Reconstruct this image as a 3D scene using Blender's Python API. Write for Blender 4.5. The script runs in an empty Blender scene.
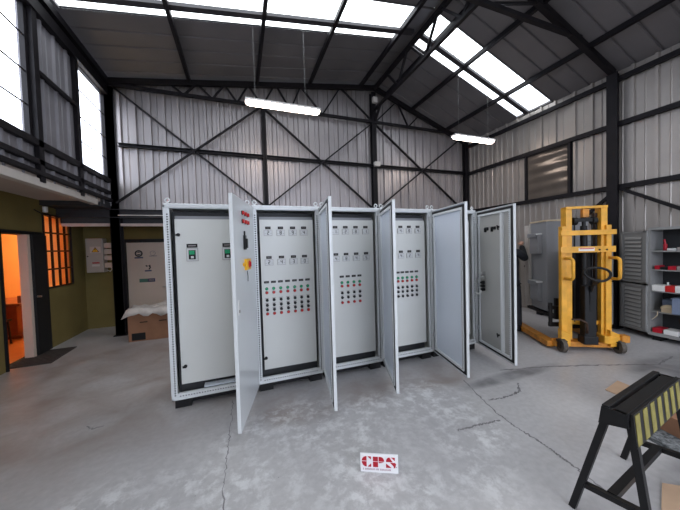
import bpy, bmesh, math, random
from mathutils import Vector, Matrix
random.seed(7)
PI = math.pi
S = bpy.context.scene
C = S.collection

# ---------------------------------------------------------------- materials
def mat(name, col, rough=.5, metal=0., noise=0., nscale=8., bump=0., bscale=60., spec=.5, emit=None, es=0., coat=0.):
    m = bpy.data.materials.new(name); m.use_nodes = True
    nt = m.node_tree; b = nt.nodes['Principled BSDF']
    b.inputs['Base Color'].default_value = (*col, 1)
    b.inputs['Roughness'].default_value = rough
    b.inputs['Metallic'].default_value = metal
    b.inputs['Specular IOR Level'].default_value = spec
    b.inputs['Coat Weight'].default_value = coat
    if emit:
        b.inputs['Emission Color'].default_value = (*emit, 1); b.inputs['Emission Strength'].default_value = es
    tc = nt.nodes.new('ShaderNodeTexCoord')
    if noise:
        n = nt.nodes.new('ShaderNodeTexNoise'); n.inputs['Scale'].default_value = nscale; n.inputs['Detail'].default_value = 6
        nt.links.new(tc.outputs['Object'], n.inputs['Vector'])
        r = nt.nodes.new('ShaderNodeValToRGB')
        r.color_ramp.elements[0].position = .3; r.color_ramp.elements[1].position = .72
        r.color_ramp.elements[0].color = (*[c * (1 - noise) for c in col], 1)
        r.color_ramp.elements[1].color = (*[min(1, c * (1 + noise * .6)) for c in col], 1)
        nt.links.new(n.outputs['Fac'], r.inputs['Fac']); nt.links.new(r.outputs['Color'], b.inputs['Base Color'])
    if bump:
        n = nt.nodes.new('ShaderNodeTexNoise'); n.inputs['Scale'].default_value = bscale; n.inputs['Detail'].default_value = 3
        nt.links.new(tc.outputs['Object'], n.inputs['Vector'])
        bp = nt.nodes.new('ShaderNodeBump'); bp.inputs['Strength'].default_value = bump; bp.inputs['Distance'].default_value = .01
        nt.links.new(n.outputs['Fac'], bp.inputs['Height']); nt.links.new(bp.outputs['Normal'], b.inputs['Normal'])
    return m

M = {}
M['steel'] = mat('dark_steel', (.010, .0085, .0105), .55, 0, .3, 5, spec=.22)
M['beam'] = mat('dark_steel_lit_tone', (.04, .037, .042), .5, 0, .2, 4, spec=.4)  # dark steel turned greyer: light falling on beams is put into the colour
M['sheet'] = mat('galvanised_sheet', (.38, .352, .35), .40, .55, .10, 1.6, .12, 5)
M['sheetR'] = mat('galvanised_sheet_aged', (.385, .35, .318), .40, .5, .12, 1.6, .12, 5)
M['roof'] = mat('roof_sheet', (.17, .16, .165), .6, .2, .15, 1.2)
M['lsheet'] = mat('sheet_colour_with_shade', (.26, .25, .27), .6, .2, .15, 2)  # backlit wall's shade is put into this darker sheet colour
M['paint'] = mat('light_grey_enamel', (.66, .68, .69), .30, 0, .03, 3, .03, 14, coat=.15)
M['panel'] = mat('panel_enamel', (.64, .645, .62), .34, 0, .03, 2)
M['doorin'] = mat('door_enamel_cool_light', (.60, .645, .72), .30, 0, .03, 2)  # blue cast of daylight on the inner faces is put into the colour
M['white'] = mat('white_plastic', (.75, .75, .73), .4)
M['plate'] = mat('instrument_plate', (.60, .61, .61), .4)
M['black'] = mat('black_plastic', (.009, .009, .010), .45, spec=.3)
M['rubber'] = mat('black_rubber', (.02, .02, .022), .8)
M['red'] = mat('red_plastic', (.55, .02, .02), .35)
M['green'] = mat('green_plastic', (.0, .30, .12), .35)
M['yellow'] = mat('yellow_plastic', (.85, .45, .02), .4)
M['chrome'] = mat('zinc_steel', (.55, .55, .55), .3, 1)
M['dark_gap'] = mat('enclosure_interior', (.03, .032, .036), .6)
M['doorE'] = mat('bare_inner_door', (.42, .41, .39), .35, .3, .06, 1.5)
M['olive'] = mat('olive_plaster', (.19, .148, .052), .85, 0, .12, 2.5, .1, 40, spec=.2)
M['soffit'] = mat('soffit_board', (.54, .45, .40), .8, 0, .1, 1.5)
M['fascia'] = mat('fascia_board', (.60, .56, .52), .6, 0, .15, 3)
M['pink'] = mat('timber_fascia', (.70, .56, .50), .7, 0, .15, 3)
M['orange_wall'] = mat('ochre_plaster', (.75, .52, .26), .8, 0, .05, 2)
M['tile'] = mat('terracotta_tile', (.50, .2, .07), .3, 0, .15, 3)
M['wood'] = mat('reddish_wood', (.20, .05, .02), .45, 0, .3, 6)
M['cream'] = mat('cream_paint', (.60, .50, .42), .45, 0, .05, 3)
M['beige'] = mat('beige_enamel', (.42, .37, .32), .45, 0, .05, 3)
M['cardboard'] = mat('cardboard', (.30, .15, .085), .85, 0, .15, 5)
M['cardboard2'] = mat('pale_cardboard', (.50, .34, .23), .85, 0, .1, 5)
M['film'] = mat('plastic_film', (.62, .58, .55), .22, 0, .2, 9, .5, 12)
M['lift'] = mat('yellow_lift_paint', (.82, .40, .035), .42, 0, .22, 7)
M['lifto'] = mat('orange_worn_paint', (.60, .24, .03), .5, 0, .4, 9)
M['grease'] = mat('oily_black_steel', (.012, .011, .011), .5, .1, .4, 12, spec=.3)
M['brown'] = mat('rusty_brown_steel', (.06, .032, .02), .6, .3, .4, 9)
M['wheel'] = mat('worn_wheel', (.09, .075, .06), .7, 0, .4, 20)
M['encl'] = mat('mid_grey_enamel', (.27, .275, .29), .42, 0, .06, 3)
M['encl2'] = mat('cupboard_grey', (.27, .27, .265), .5, 0, .06, 4)
M['tube'] = mat('lamp_diffuser', (1, 1, 1), .5, emit=(1, .83, .72), es=12)
M['lamph'] = mat('lamp_housing', (.75, .72, .7), .4)
M['sign'] = mat('white_sign_board', (.82, .82, .84), .4)
M['crimson'] = mat('crimson_letters', (.44, .004, .02), .45)
M['signtxt'] = mat('faded_maroon_text', (.42, .26, .30), .5)
M['stripe'] = mat('worn_yellow_tape', (.27, .23, .055), .5, 0, .35, 16)
M['foam'] = mat('speckled_grey_foam', (.16, .17, .18), .9, 0, .85, 45, .8, 50)
M['blue'] = mat('grey_blue_bin', (.20, .25, .36), .45)
M['creamitem'] = mat('cream_item', (.62, .50, .34), .6, 0, .2, 10)
M['paper'] = mat('paper', (.55, .60, .66), .7)
M['skin'] = mat('skin', (.42, .22, .15), .5)
M['cloth'] = mat('black_cloth', (.012, .013, .018), .85, 0, .2, 20)
M['trouser'] = mat('dark_trousers', (.02, .022, .03), .85, 0, .2, 20)
M['hair'] = mat('dark_hair', (.012, .009, .008), .7, 0, .2, 30)
M['asphalt'] = mat('yard_concrete', (.3, .3, .3), .9, 0, .1, .5)
M['matd'] = mat('dark_doormat', (.05, .04, .035), .9, 0, .3, 30)
M['greenst'] = mat('green_sticker', (.06, .16, .12), .5)
M['bluest'] = mat('navy_sticker', (.04, .05, .12), .5)
M['greyst'] = mat('grey_sticker', (.30, .27, .26), .5)
M['crack'] = mat('crack_filler', (.235, .225, .235), .8, 0, .3, 10)

def glass(name, col, rough, mixg=.1, trans=0., tc=(1, 1, 1)):
    m = bpy.data.materials.new(name); m.use_nodes = True
    nt = m.node_tree; nt.nodes.clear()
    o = nt.nodes.new('ShaderNodeOutputMaterial'); t = nt.nodes.new('ShaderNodeBsdfTransparent'); t.inputs[0].default_value = (*col, 1)
    g = nt.nodes.new('ShaderNodeBsdfGlossy'); g.inputs['Roughness'].default_value = rough
    x = nt.nodes.new('ShaderNodeMixShader'); x.inputs[0].default_value = mixg
    nt.links.new(t.outputs[0], x.inputs[1]); nt.links.new(g.outputs[0], x.inputs[2])
    last = x
    if trans:
        d = nt.nodes.new('ShaderNodeBsdfTranslucent'); d.inputs[0].default_value = (*tc, 1)
        y = nt.nodes.new('ShaderNodeMixShader'); y.inputs[0].default_value = trans
        nt.links.new(x.outputs[0], y.inputs[1]); nt.links.new(d.outputs[0], y.inputs[2]); last = y
    nt.links.new(last.outputs[0], o.inputs[0])
    return m
M['glass'] = glass('window_glass', (.96, .97, .98), .05, .05)
M['sky'] = glass('translucent_roof_sheet', (.93, .94, .94), .3, .05)
def brownpane():
    m = mat('tinted_fibreglass', (.13, .108, .09), .24, .2, .3, 2.2)
    nt = m.node_tree; b = nt.nodes['Principled BSDF']
    tc = nt.nodes.new('ShaderNodeTexCoord'); w = nt.nodes.new('ShaderNodeTexWave')
    w.bands_direction = 'Z'; w.inputs['Scale'].default_value = 1.4; w.inputs['Distortion'].default_value = 1.2
    bp = nt.nodes.new('ShaderNodeBump'); bp.inputs['Strength'].default_value = .3; bp.inputs['Distance'].default_value = .05
    nt.links.new(tc.outputs['Object'], w.inputs['Vector']); nt.links.new(w.outputs['Fac'], bp.inputs['Height']); nt.links.new(bp.outputs['Normal'], b.inputs['Normal'])
    return m
M['brownpane'] = brownpane()
M['frost'] = glass('frosted_glass', (.75, .65, .6), .3, .1, .93, (.95, .88, .80))

def floor_mat():
    m = bpy.data.materials.new('worn_grey_concrete'); m.use_nodes = True
    nt = m.node_tree; N = nt.nodes; L = nt.links; b = N['Principled BSDF']
    tc = N.new('ShaderNodeTexCoord')
    def noise(sc, det, dist=0.):
        n = N.new('ShaderNodeTexNoise'); n.inputs['Scale'].default_value = sc; n.inputs['Detail'].default_value = det
        n.inputs['Distortion'].default_value = dist; L.new(tc.outputs['Object'], n.inputs['Vector']); return n
    def ramp(src, a, b_, ca, cb):
        r = N.new('ShaderNodeValToRGB'); r.color_ramp.elements[0].position = a; r.color_ramp.elements[1].position = b_
        r.color_ramp.elements[0].color = ca; r.color_ramp.elements[1].color = cb; L.new(src, r.inputs['Fac']); return r
    def mix(fac, a, b_, mode='MIX'):
        x = N.new('ShaderNodeMix'); x.data_type = 'RGBA'; x.blend_type = mode
        if hasattr(fac, 'links') or hasattr(fac, 'is_linked'): L.new(fac, x.inputs[0])
        else: x.inputs[0].default_value = fac
        for s, i in ((a, 6), (b_, 7)):
            if isinstance(s, tuple): x.inputs[i].default_value = s
            else: L.new(s, x.inputs[i])
        return x.outputs[2]
    def math_(op, a, b_=None, c=None):
        x = N.new('ShaderNodeMath'); x.operation = op; x.use_clamp = True
        for i, s in enumerate((a, b_, c)):
            if s is None: continue
            if isinstance(s, (int, float)): x.inputs[i].default_value = s
            else: L.new(s, x.inputs[i])
        return x.outputs[0]
    base = ramp(noise(.8, 5).outputs['Fac'], .3, .7, (.40, .39, .405, 1), (.49, .478, .485, 1)).outputs[0]
    fine = ramp(noise(22, 6).outputs['Fac'], .3, .75, (.90, .90, .90, 1), (1.06, 1.06, 1.06, 1)).outputs[0]
    col = mix(1., base, fine, 'MULTIPLY')
    def blob(cx, cy, rx, ry):
        mp = N.new('ShaderNodeMapping'); mp.inputs['Location'].default_value = (-cx / rx, -cy / ry, 0); mp.inputs['Scale'].default_value = (1 / rx, 1 / ry, 0)
        L.new(tc.outputs['Object'], mp.inputs['Vector'])
        g = N.new('ShaderNodeTexGradient'); g.gradient_type = 'SPHERICAL'; L.new(mp.outputs[0], g.inputs[0]); return g.outputs['Fac']
    # brown stains before the cabinets and a broad brown area, broken by noise
    warm = None
    for a in ((-1.9, 4.2, 2.9, 2.2), (.5, 2.75, .6, .4), (1.3, 2.75, .6, .35), (2.15, 2.75, .6, .4)):
        s = blob(*a); warm = s if warm is None else math_('MAXIMUM', warm, s)
    wn = noise(2.2, 6, .6)
    wf = math_('MULTIPLY', math_('MULTIPLY', warm, 2.4), ramp(wn.outputs['Fac'], .25, .7, (0, 0, 0, 1), (1, 1, 1, 1)).outputs[0])
    col = mix(math_('MULTIPLY', wf, .85), col, (.27, .22, .195, 1))
    # white powder scuffs
    pw = None
    for a in ((.4, 2.2, .95, .75), (1.1, 2.15, .8, .6), (-.75, 2.1, .55, .3), (1.75, 2.1, .55, .8), (-.1, 1.9, .35, .9), (.6, 1.6, 1.2, .5), (1.2, 1.6, .7, .7)):
        s = blob(*a); pw = s if pw is None else math_('MAXIMUM', pw, s)
    pn = noise(8, 12, .15); pn.inputs['Roughness'].default_value = .72; pn2 = noise(1.9, 4)
    pm = math_('MULTIPLY', ramp(pn.outputs['Fac'], .47, .60, (0, 0, 0, 1), (1, 1, 1, 1)).outputs[0], math_('MULTIPLY', pw, 2.6))
    pm = math_('MULTIPLY', pm, ramp(pn2.outputs['Fac'], .35, .6, (.3, .3, .3, 1), (1, 1, 1, 1)).outputs[0])
    col = mix(math_('MULTIPLY', pm, .75), col, (.70, .70, .71, 1))
    # dark patches near the storage side and sawhorse, broken by noise
    dk = math_('MAXIMUM', blob(5.0, 1.75, .95, .35), math_('MAXIMUM', blob(2.9, .75, .55, .3), blob(3.0, 2.35, .9, .12)))
    dm = math_('MULTIPLY', math_('MULTIPLY', dk, 2.2), ramp(noise(3, 6, .5).outputs['Fac'], .3, .6, (.3, .3, .3, 1), (1, 1, 1, 1)).outputs[0])
    col = mix(math_('MULTIPLY', dm, .8), col, (.12, .118, .125, 1))
    # small dark specks
    sp = ramp(noise(34, 2).outputs['Fac'], .76, .79, (0, 0, 0, 1), (1, 1, 1, 1)).outputs[0]
    col = mix(math_('MULTIPLY', sp, .7), col, (.07, .07, .07, 1))
    L.new(col, b.inputs['Base Color'])
    rr = ramp(noise(1.6, 5).outputs['Fac'], .3, .7, (.30, .30, .30, 1), (.5, .5, .5, 1)).outputs[0]
    L.new(rr, b.inputs['Roughness'])
    bp = N.new('ShaderNodeBump'); bp.inputs['Strength'].default_value = .12; bp.inputs['Distance'].default_value = .01
    L.new(noise(9, 6).outputs['Fac'], bp.inputs['Height']); L.new(bp.outputs['Normal'], b.inputs['Normal'])
    return m
M['floor'] = floor_mat()

# ---------------------------------------------------------------- mesh helpers
class MB:
    def __init__(s): s.v = []; s.f = []; s.mi = []; s.sm = []; s.mats = []
    def _m(s, m):
        if m is None: return 0
        if m not in s.mats: s.mats.append(m)
        return s.mats.index(m)
    def add(s, vs, fs, m=None, smooth=False):
        k = len(s.v); s.v += [tuple(v) for v in vs]; i = s._m(m)
        for f in fs: s.f.append([k + a for a in f]); s.mi.append(i); s.sm.append(smooth)
    def box(s, x0, x1, y0, y1, z0, z1, m=None, T=None):
        vs = [Vector((x, y, z)) for z in (z0, z1) for y in (y0, y1) for x in (x0, x1)]
        if T: vs = [T @ v for v in vs]
        s.add(vs, [(0, 2, 3, 1), (4, 5, 7, 6), (0, 1, 5, 4), (2, 6, 7, 3), (0, 4, 6, 2), (1, 3, 7, 5)], m)
        return s
    def cbox(s, c, sz, m=None, T=None):
        return s.box(c[0] - sz[0] / 2, c[0] + sz[0] / 2, c[1] - sz[1] / 2, c[1] + sz[1] / 2, c[2] - sz[2] / 2, c[2] + sz[2] / 2, m, T)
    def bar(s, a, b, w, h, m=None, up=(0, 0, 1)):
        a = Vector(a); b = Vector(b); d = (b - a); L = d.length; d.normalize()
        u = Vector(up)
        if abs(d.dot(u)) > .98: u = Vector((0, 1, 0))
        x = d.cross(u).normalized(); y = x.cross(d).normalized()
        vs = []
        for p in (a, b):
            for sx, sy in ((-1, -1), (1, -1), (1, 1), (-1, 1)): vs.append(p + x * w / 2 * sx + y * h / 2 * sy)
        s.add(vs, [(0, 3, 2, 1), (4, 5, 6, 7), (0, 1, 5, 4), (1, 2, 6, 5), (2, 3, 7, 6), (3, 0, 4, 7)], m)
        return s
    def cyl(s, a, b, r, n=14, m=None, r2=None, caps=True):
        a = Vector(a); b = Vector(b); d = (b - a).normalized(); r2 = r if r2 is None else r2
        u = Vector((0, 0, 1)) if abs(d.z) < .9 else Vector((1, 0, 0))
        x = d.cross(u).normalized(); y = x.cross(d)
        vs = []
        for p, q in ((a, r), (b, r2)):
            for i in range(n):
                t = 2 * PI * i / n; vs.append(p + x * q * math.cos(t) + y * q * math.sin(t))
        s.add(vs, [(i, (i + 1) % n, n + (i + 1) % n, n + i) for i in range(n)], m, True)
        if caps:
            s.add(vs[:n], [tuple(range(n - 1, -1, -1))], m); s.add(vs[n:], [tuple(range(n))], m)
        return s
    def tube(s, pts, r, n=8, m=None, closed=False):
        pts = [Vector(p) for p in pts]; K = len(pts); rings = []
        prev = None
        for i, p in enumerate(pts):
            if closed: d = pts[(i + 1) % K] - pts[i - 1]
            else: d = pts[min(i + 1, K - 1)] - pts[max(i - 1, 0)]
            d.normalize()
            if prev is None:
                u = Vector((0, 0, 1)) if abs(d.z) < .9 else Vector((1, 0, 0)); x = d.cross(u).normalized()
            else:
                x = (prev - d * prev.dot(d)).normalized()
            prev = x; y = d.cross(x)
            rings.append([p + x * r * math.cos(2 * PI * j / n) + y * r * math.sin(2 * PI * j / n) for j in range(n)])
        vs = [v for q in rings for v in q]; fs = []
        for i in range(K if closed else K - 1):
            a = i * n; b = ((i + 1) % K) * n
            for j in range(n): fs.append((a + j, a + (j + 1) % n, b + (j + 1) % n, b + j))
        if not closed: fs += [tuple(range(n - 1, -1, -1)), tuple((K - 1) * n + j for j in range(n))]
        s.add(vs, fs, m, True); return s
    def ring(s, c, R, r, axis='y', n=18, k=8, m=None, sx=1., sy=1., T=None):
        pts = []
        for i in range(n):
            t = 2 * PI * i / n; a, b = R * math.cos(t) * sx, R * math.sin(t) * sy
            p = {'y': (a, 0, b), 'z': (a, b, 0), 'x': (0, a, b)}[axis]
            v = Vector(c) + Vector(p)
            pts.append(T @ v if T else v)
        return s.tube(pts, r, k, m, True)
    def prism(s, poly, y0, y1, T=None, m=None):
        """poly in local x,z; extruded along y"""
        n = len(poly); vs = [Vector((p[0], y0, p[1])) for p in poly] + [Vector((p[0], y1, p[1])) for p in poly]
        if T: vs = [T @ v for v in vs]
        s.add(vs, [tuple(range(n)), tuple(range(2 * n - 1, n - 1, -1))] + [(i, n + i, n + (i + 1) % n, (i + 1) % n) for i in range(n)], m)
        return s
    def build(s, name, m, parent=None, bevel=0., T=None):
        me = bpy.data.meshes.new(name)
        vs = [T @ Vector(v) for v in s.v] if T else s.v
        me.from_pydata([tuple(v) for v in vs], [], s.f)
        used = []
        if s.mats:
            mats = list(s.mats)
            for x in mats: me.materials.append(M[x] if isinstance(x, str) else x)
            me.polygons.foreach_set('material_index', s.mi)
        else: me.materials.append(M[m] if isinstance(m, str) else m)
        me.polygons.foreach_set('use_smooth', s.sm)
        bm = bmesh.new(); bm.from_mesh(me); bmesh.ops.recalc_face_normals(bm, faces=bm.faces); bm.to_mesh(me); bm.free()
        o = bpy.data.objects.new(name, me); C.objects.link(o)
        if parent: o.parent = parent
        if bevel:
            b = o.modifiers.new('bevel', 'BEVEL'); b.width = bevel; b.segments = 2; b.limit_method = 'ANGLE'; b.angle_limit = math.radians(50)
        return o

def tag(o, label, cat, group=None, kind=None):
    if label: o['label'] = label
    if cat: o['category'] = cat
    if group: o['group'] = group
    if kind: o['kind'] = kind
    return o
def thing(name, label, cat, loc=(0, 0, 0), rz=0., group=None, kind=None):
    o = bpy.data.objects.new(name, None); C.objects.link(o); o.location = loc; o.rotation_euler = (0, 0, rz); o.empty_display_size = .1
    return tag(o, label, cat, group, kind)
def one(mb, name, m, label, cat, group=None, kind=None, bevel=0.):
    return tag(mb.build(name, m, None, bevel), label, cat, group, kind)
def struct(mb, name, m, parent=None, bevel=0., label=None):
    o = mb.build(name, m, parent, bevel)
    if not parent: o['kind'] = 'structure'
    if label: o['label'] = label
    return o
def plab(o, l): o['label'] = l; return o
def copy_tree(o, parent=None):
    c = o.copy(); C.objects.link(c)
    if parent: c.parent = parent
    for ch in list(o.children): copy_tree(ch, c)
    return c

# ---------------------------------------------------------------- building shell
XL, XR, YB, YF = -2.30, 6.42, 6.46, -4.2
RX, RZ = 3.35, 5.66            # ridge
def roofz(x):
    return 4.84 + (x + 2.3) * (RZ - 4.84) / (RX + 2.3) if x <= RX else RZ + (x - RX) * (4.55 - RZ) / (6.35 - RX)

def corr(name, mb, P, U, V, ulen, vfun, nrm, m, pitch, w, h, minor=True, u0=0.):
    """ribbed sheet: profile along U, extruded along V; vfun(u)->(v0,v1)"""
    P, U, V, Nn = Vector(P), Vector(U), Vector(V), Vector(nrm)
    prof = []
    u = u0
    while u < ulen:
        seg = [(u, 0), (u + pitch - w, 0), (u + pitch - w + .012, h), (u + pitch - .012, h)]
        if minor:
            g = u + (pitch - w) / 2
            seg = [(u, 0), (g - .012, 0), (g, h * .22), (g + .012, 0)] + seg[1:]
        for a, b in seg:
            if a <= ulen: prof.append((a, b))
        u += pitch
    prof.append((ulen, 0))
    vs = []; fs = []
    for a, b in prof:
        v0, v1 = vfun(a)
        q = P + U * a + Nn * b
        vs += [q + V * v0, q + V * v1]
    for i in range(len(prof) - 1):
        fs.append((2 * i, 2 * i + 2, 2 * i + 3, 2 * i + 1))
    # thin backing skin so the sheet has thickness
    k = len(vs)
    v0a, v1a = vfun(0); v0b, v1b = vfun(ulen)
    mb.add(vs, fs, m)
    return mb

# floor
fl = MB(); fl.box(-7.2, 9, YF - .3, 9.9, -.12, 0)
struct(fl, 'floor', 'floor')
yard = MB(); yard.box(-30, 30, -40, YF - .3, -.16, -.02)
struct(yard, 'ground', 'asphalt')

# back wall: ribbed sheet above girt, plain below
bw = MB()
corr('wall', bw, (XL, YB, 0), (1, 0, 0), (0, 0, 1), XR - XL, lambda a: (2.44 if a < 2.75 else 0.02, roofz(XL + a) + .03), (0, -1, 0), None, .25, .065, .045)
struct(bw, 'wall_back', 'sheet')
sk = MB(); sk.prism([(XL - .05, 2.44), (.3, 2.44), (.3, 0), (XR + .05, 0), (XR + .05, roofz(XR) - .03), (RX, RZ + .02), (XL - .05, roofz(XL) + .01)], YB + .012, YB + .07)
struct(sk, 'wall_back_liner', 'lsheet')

# right wall (x = XR) with window hole y 3.72-4.55, z 2.56-3.56
rw = MB()
WY0, WY1, WZ0, WZ1 = 3.70, 4.55, 2.56, 3.56
def seg(mb, y0, y1, z0, z1, m=None, pitch=.29):
    corr('w', mb, (XR, y0, 0), (0, 1, 0), (0, 0, 1), y1 - y0, lambda a: (z0, z1), (-1, 0, 0), m, pitch, .06, .04)
zt = roofz(XR) + .04
seg(rw, YF, WY0, 0, zt); seg(rw, WY0, WY1, 0, WZ0); seg(rw, WY0, WY1, WZ1, zt); seg(rw, WY1, YB, 0, zt)
for a in ((YF, WY0, 0, zt), (WY0, WY1, 0, WZ0), (WY0, WY1, WZ1, zt), (WY1, YB + .05, 0, zt)):
    rw.box(XR + .012, XR + .07, a[0], a[1], a[2], a[3])
struct(rw, 'wall_right', 'sheetR')
wn = thing('window_3', None, None, (XR - .03, 0, 0)); wn['kind'] = 'structure'
f = MB()
for a in ((-.05, .05, WY0 - .05, WY0, WZ0 - .05, WZ1 + .05), (-.05, .05, WY1, WY1 + .05, WZ0 - .05, WZ1 + .05), (-.05, .05, WY0, WY1, WZ1, WZ1 + .05), (-.05, .05, WY0, WY1, WZ0 - .05, WZ0)): f.box(*a)
f.build('window_frame', 'steel', wn)
MB().box(-.006, .006, WY0, WY1, WZ0, WZ1).build('pane', 'brownpane', wn)

# left wall above the annexe (x = XL)
lw = MB()
def lseg(y0, y1, z0, z1):
    corr('w', lw, (XL, y0, 0), (0, 1, 0), (0, 0, 1), y1 - y0, lambda a: (z0, z1), (1, 0, 0), None, .28, .05, .03)
    lw.box(XL - .07, XL - .012, y0, y1, z0, z1)
ztl = roofz(XL) - .02
LW = [(5.44, 6.40), (2.2, 4.37), (-1.2, .8)]         # glazed openings, z 3.02..4.56
lseg(YF, YB, 2.5, 2.98); lseg(YF, YB, 4.60, ztl)
e = YF
for a, b in sorted(LW): lseg(e, a, 2.98, 4.60); e = b
lseg(e, YB, 2.98, 4.60)
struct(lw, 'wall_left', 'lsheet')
for n, (a, b) in enumerate(LW[:2]):
    w = thing('window_%d' % (n + 1), None, None, (XL, 0, 0)); w['kind'] = 'structure'
    f = MB()
    for q in ((-.04, .01, a - .03, a + .02, 2.98, 4.6), (-.04, .01, b - .02, b + .03, 2.98, 4.6), (-.04, .01, a, b, 2.98, 3.02), (-.04, .01, a, b, 4.57, 4.6)): f.box(*q)
    f.build('window_frame', 'steel', w)
    MB().box(-.03, -.024, a, b, 3.0, 4.58).build('pane', 'glass', w)
    g = MB()
    for z in (3.39, 3.78, 4.2): g.box(-.01, .005, a, b, z - .006, z + .006)
    g.build('glazing_bar', 'steel', w)

# roof sheets with translucent strips
SK = [(4.03, 4.82), (.3, 1.1), (-3.2, -2.4)]  # the two nearer strips are unseen, added to let in more light
def roofpiece(mb, y0, y1, side):
    xa, xb = (XL - .1, RX) if side == 'L' else (RX, XR + .15)
    za, zb = roofz(xa), roofz(xb)
    n = Vector((-(zb - za), 0, xb - xa)).normalized()
    pitch, w, h = (.33, .045, .028)
    k = max(1, round((y1 - y0) / pitch)); pitch = (y1 - y0) / k
    prof = []
    for i in range(k):
        y = y0 + i * pitch
        prof += [(y, 0), (y + pitch - w, 0), (y + pitch - w + .01, h), (y + pitch - .01, h)]
    prof.append((y1, 0))
    vs = []; fs = []
    for y, b in prof:
        for x, z in ((xa, za), (xb, zb)):
            vs.append(Vector((x, y, z + .045)) + n * b)
    for i in range(len(prof) - 1): fs.append((2 * i, 2 * i + 1, 2 * i + 3, 2 * i + 2))
    mb.add(vs, fs)
    # upper skin
    vs = [Vector((x, y, z + .095)) for x, z in ((xa, za), (xb, zb)) for y in (y0, y1)]
    mb.add(vs, [(0, 1, 3, 2)])
rf = MB()
for side in 'LR':
    e = YF
    for a, b in sorted(SK): roofpiece(rf, e, a, side); e = b
    roofpiece(rf, e, YB + .1, side)
struct(rf, 'ceiling', 'roof')
for j, (a, b) in enumerate(SK[:1] + SK[1:]):
    for side in 'LR':
        xa, xb = (XL + .14, RX - .37) if side == 'L' else (RX + .12, XR - .03)
        s = MB(); vs = []
        for dz in (.06, .066):
            vs += [Vector((x, y, roofz(x) + dz)) for x in (xa, xb) for y in (a, b)]
        s.add(vs, [(0, 1, 3, 2), (4, 6, 7, 5), (0, 2, 6, 4), (1, 5, 7, 3), (0, 4, 5, 1), (2, 3, 7, 6)])
        # solid flashing that closes the strip at eave and ridge
        o = struct(s, 'skylight_sheet', 'sky')
        fsh = MB(); 
        ends = ((XL - .1, xa), (xb, RX)) if side == 'L' else ((RX, xa), (xb, XR + .15))
        for p, q in ends:
            vs = [Vector((x, y, roofz(x) + dz)) for dz in (.05, .09) for x in (p, q) for y in (a, b)]
            fsh.add(vs, [(0, 1, 3, 2), (4, 6, 7, 5), (0, 2, 6, 4), (1, 5, 7, 3), (0, 4, 5, 1), (2, 3, 7, 6)])
        struct(fsh, 'ceiling_flashing', 'roof')

# front wall with open loading gate (behind the viewer)
fw = MB()
fw.box(XL, .2, YF - .08, YF, 2.5, 4.9); fw.box(XL - .0, -1.6, YF - .08, YF, 0, 2.5); fw.box(4.9, XR, YF - .08, YF, 0, 4.5)
fw.prism([(.2, 4.0), (4.9, 4.0), (4.9, roofz(4.9)), (RX, RZ), (.2, roofz(.2))], YF - .08, YF)
fw.box(-1.6, .2, YF - .08, YF, 0, 2.5)
struct(fw, 'wall_front', 'sheetR')

# ---------------------------------------------------------------- steelwork
def steel(mb, name, label, cat, m='steel', bevel=0.):
    return one(mb, name, m, label, cat, None, 'structure', bevel)
def ibeam_col(x, y, z1, w=.11, z0=0., rot=False):
    m = MB()
    if not rot:
        m.box(x - w / 2, x + w / 2, y - w / 2, y - w / 2 + .012, z0, z1); m.box(x - w / 2, x + w / 2, y + w / 2 - .012, y + w / 2, z0, z1); m.box(x - .006, x + .006, y - w / 2, y + w / 2, z0, z1)
    else:
        m.box(x - w / 2, x - w / 2 + .012, y - w / 2, y + w / 2, z0, z1); m.box(x + w / 2 - .012, x + w / 2, y - w / 2, y + w / 2, z0, z1); m.box(x - w / 2, x + w / 2, y - .006, y + .006, z0, z1)
    m.box(x - w / 2 - .03, x + w / 2 + .03, y - w / 2 - .03, y + w / 2 + .03, z0, z0 + .015)
    return m
m = ibeam_col(-2.23, 6.50, 4.78, .16); m.box(-2.30, -2.16, 6.42, 6.44, 0, 4.78)
steel(m, 'steel_column', 'dark steel column at the corner beside the olive recess and its electrical box', 'column')
steel(ibeam_col(.60, 6.38, 4.78, .09), 'steel_column', 'slim dark steel post on the back wall behind the second cabinet', 'column')
steel(ibeam_col(3.33, 6.38, 5.5, .12), 'steel_column', 'dark steel column on the back wall under the roof ridge', 'column')
steel(ibeam_col(6.32, 6.36, 4.52, .12), 'steel_column', 'dark steel column in the far corner behind the hanging lamp', 'column')
m = MB().box(6.27, 6.37, 2.90, 2.99, 0, 4.5); m.box(6.24, 6.27, 2.87, 3.02, 0, 4.5); m.box(6.2, 6.4, 2.85, 3.04, 0, .02)
steel(m, 'steel_column', 'dark steel column on the window wall between the two grey cupboards', 'column')
steel(MB().box(XL + .01, XL + .06, 4.40, 4.49, 2.5, 4.75), 'steel_column', 'dark upright between the nearer glazed strip and the sheet panel, above the soffit', 'column')
steel(MB().box(XL + .01, XL + .06, 5.31, 5.40, 2.5, 4.75), 'steel_column', 'dark upright beside the tall window nearest the back corner', 'column')

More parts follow.
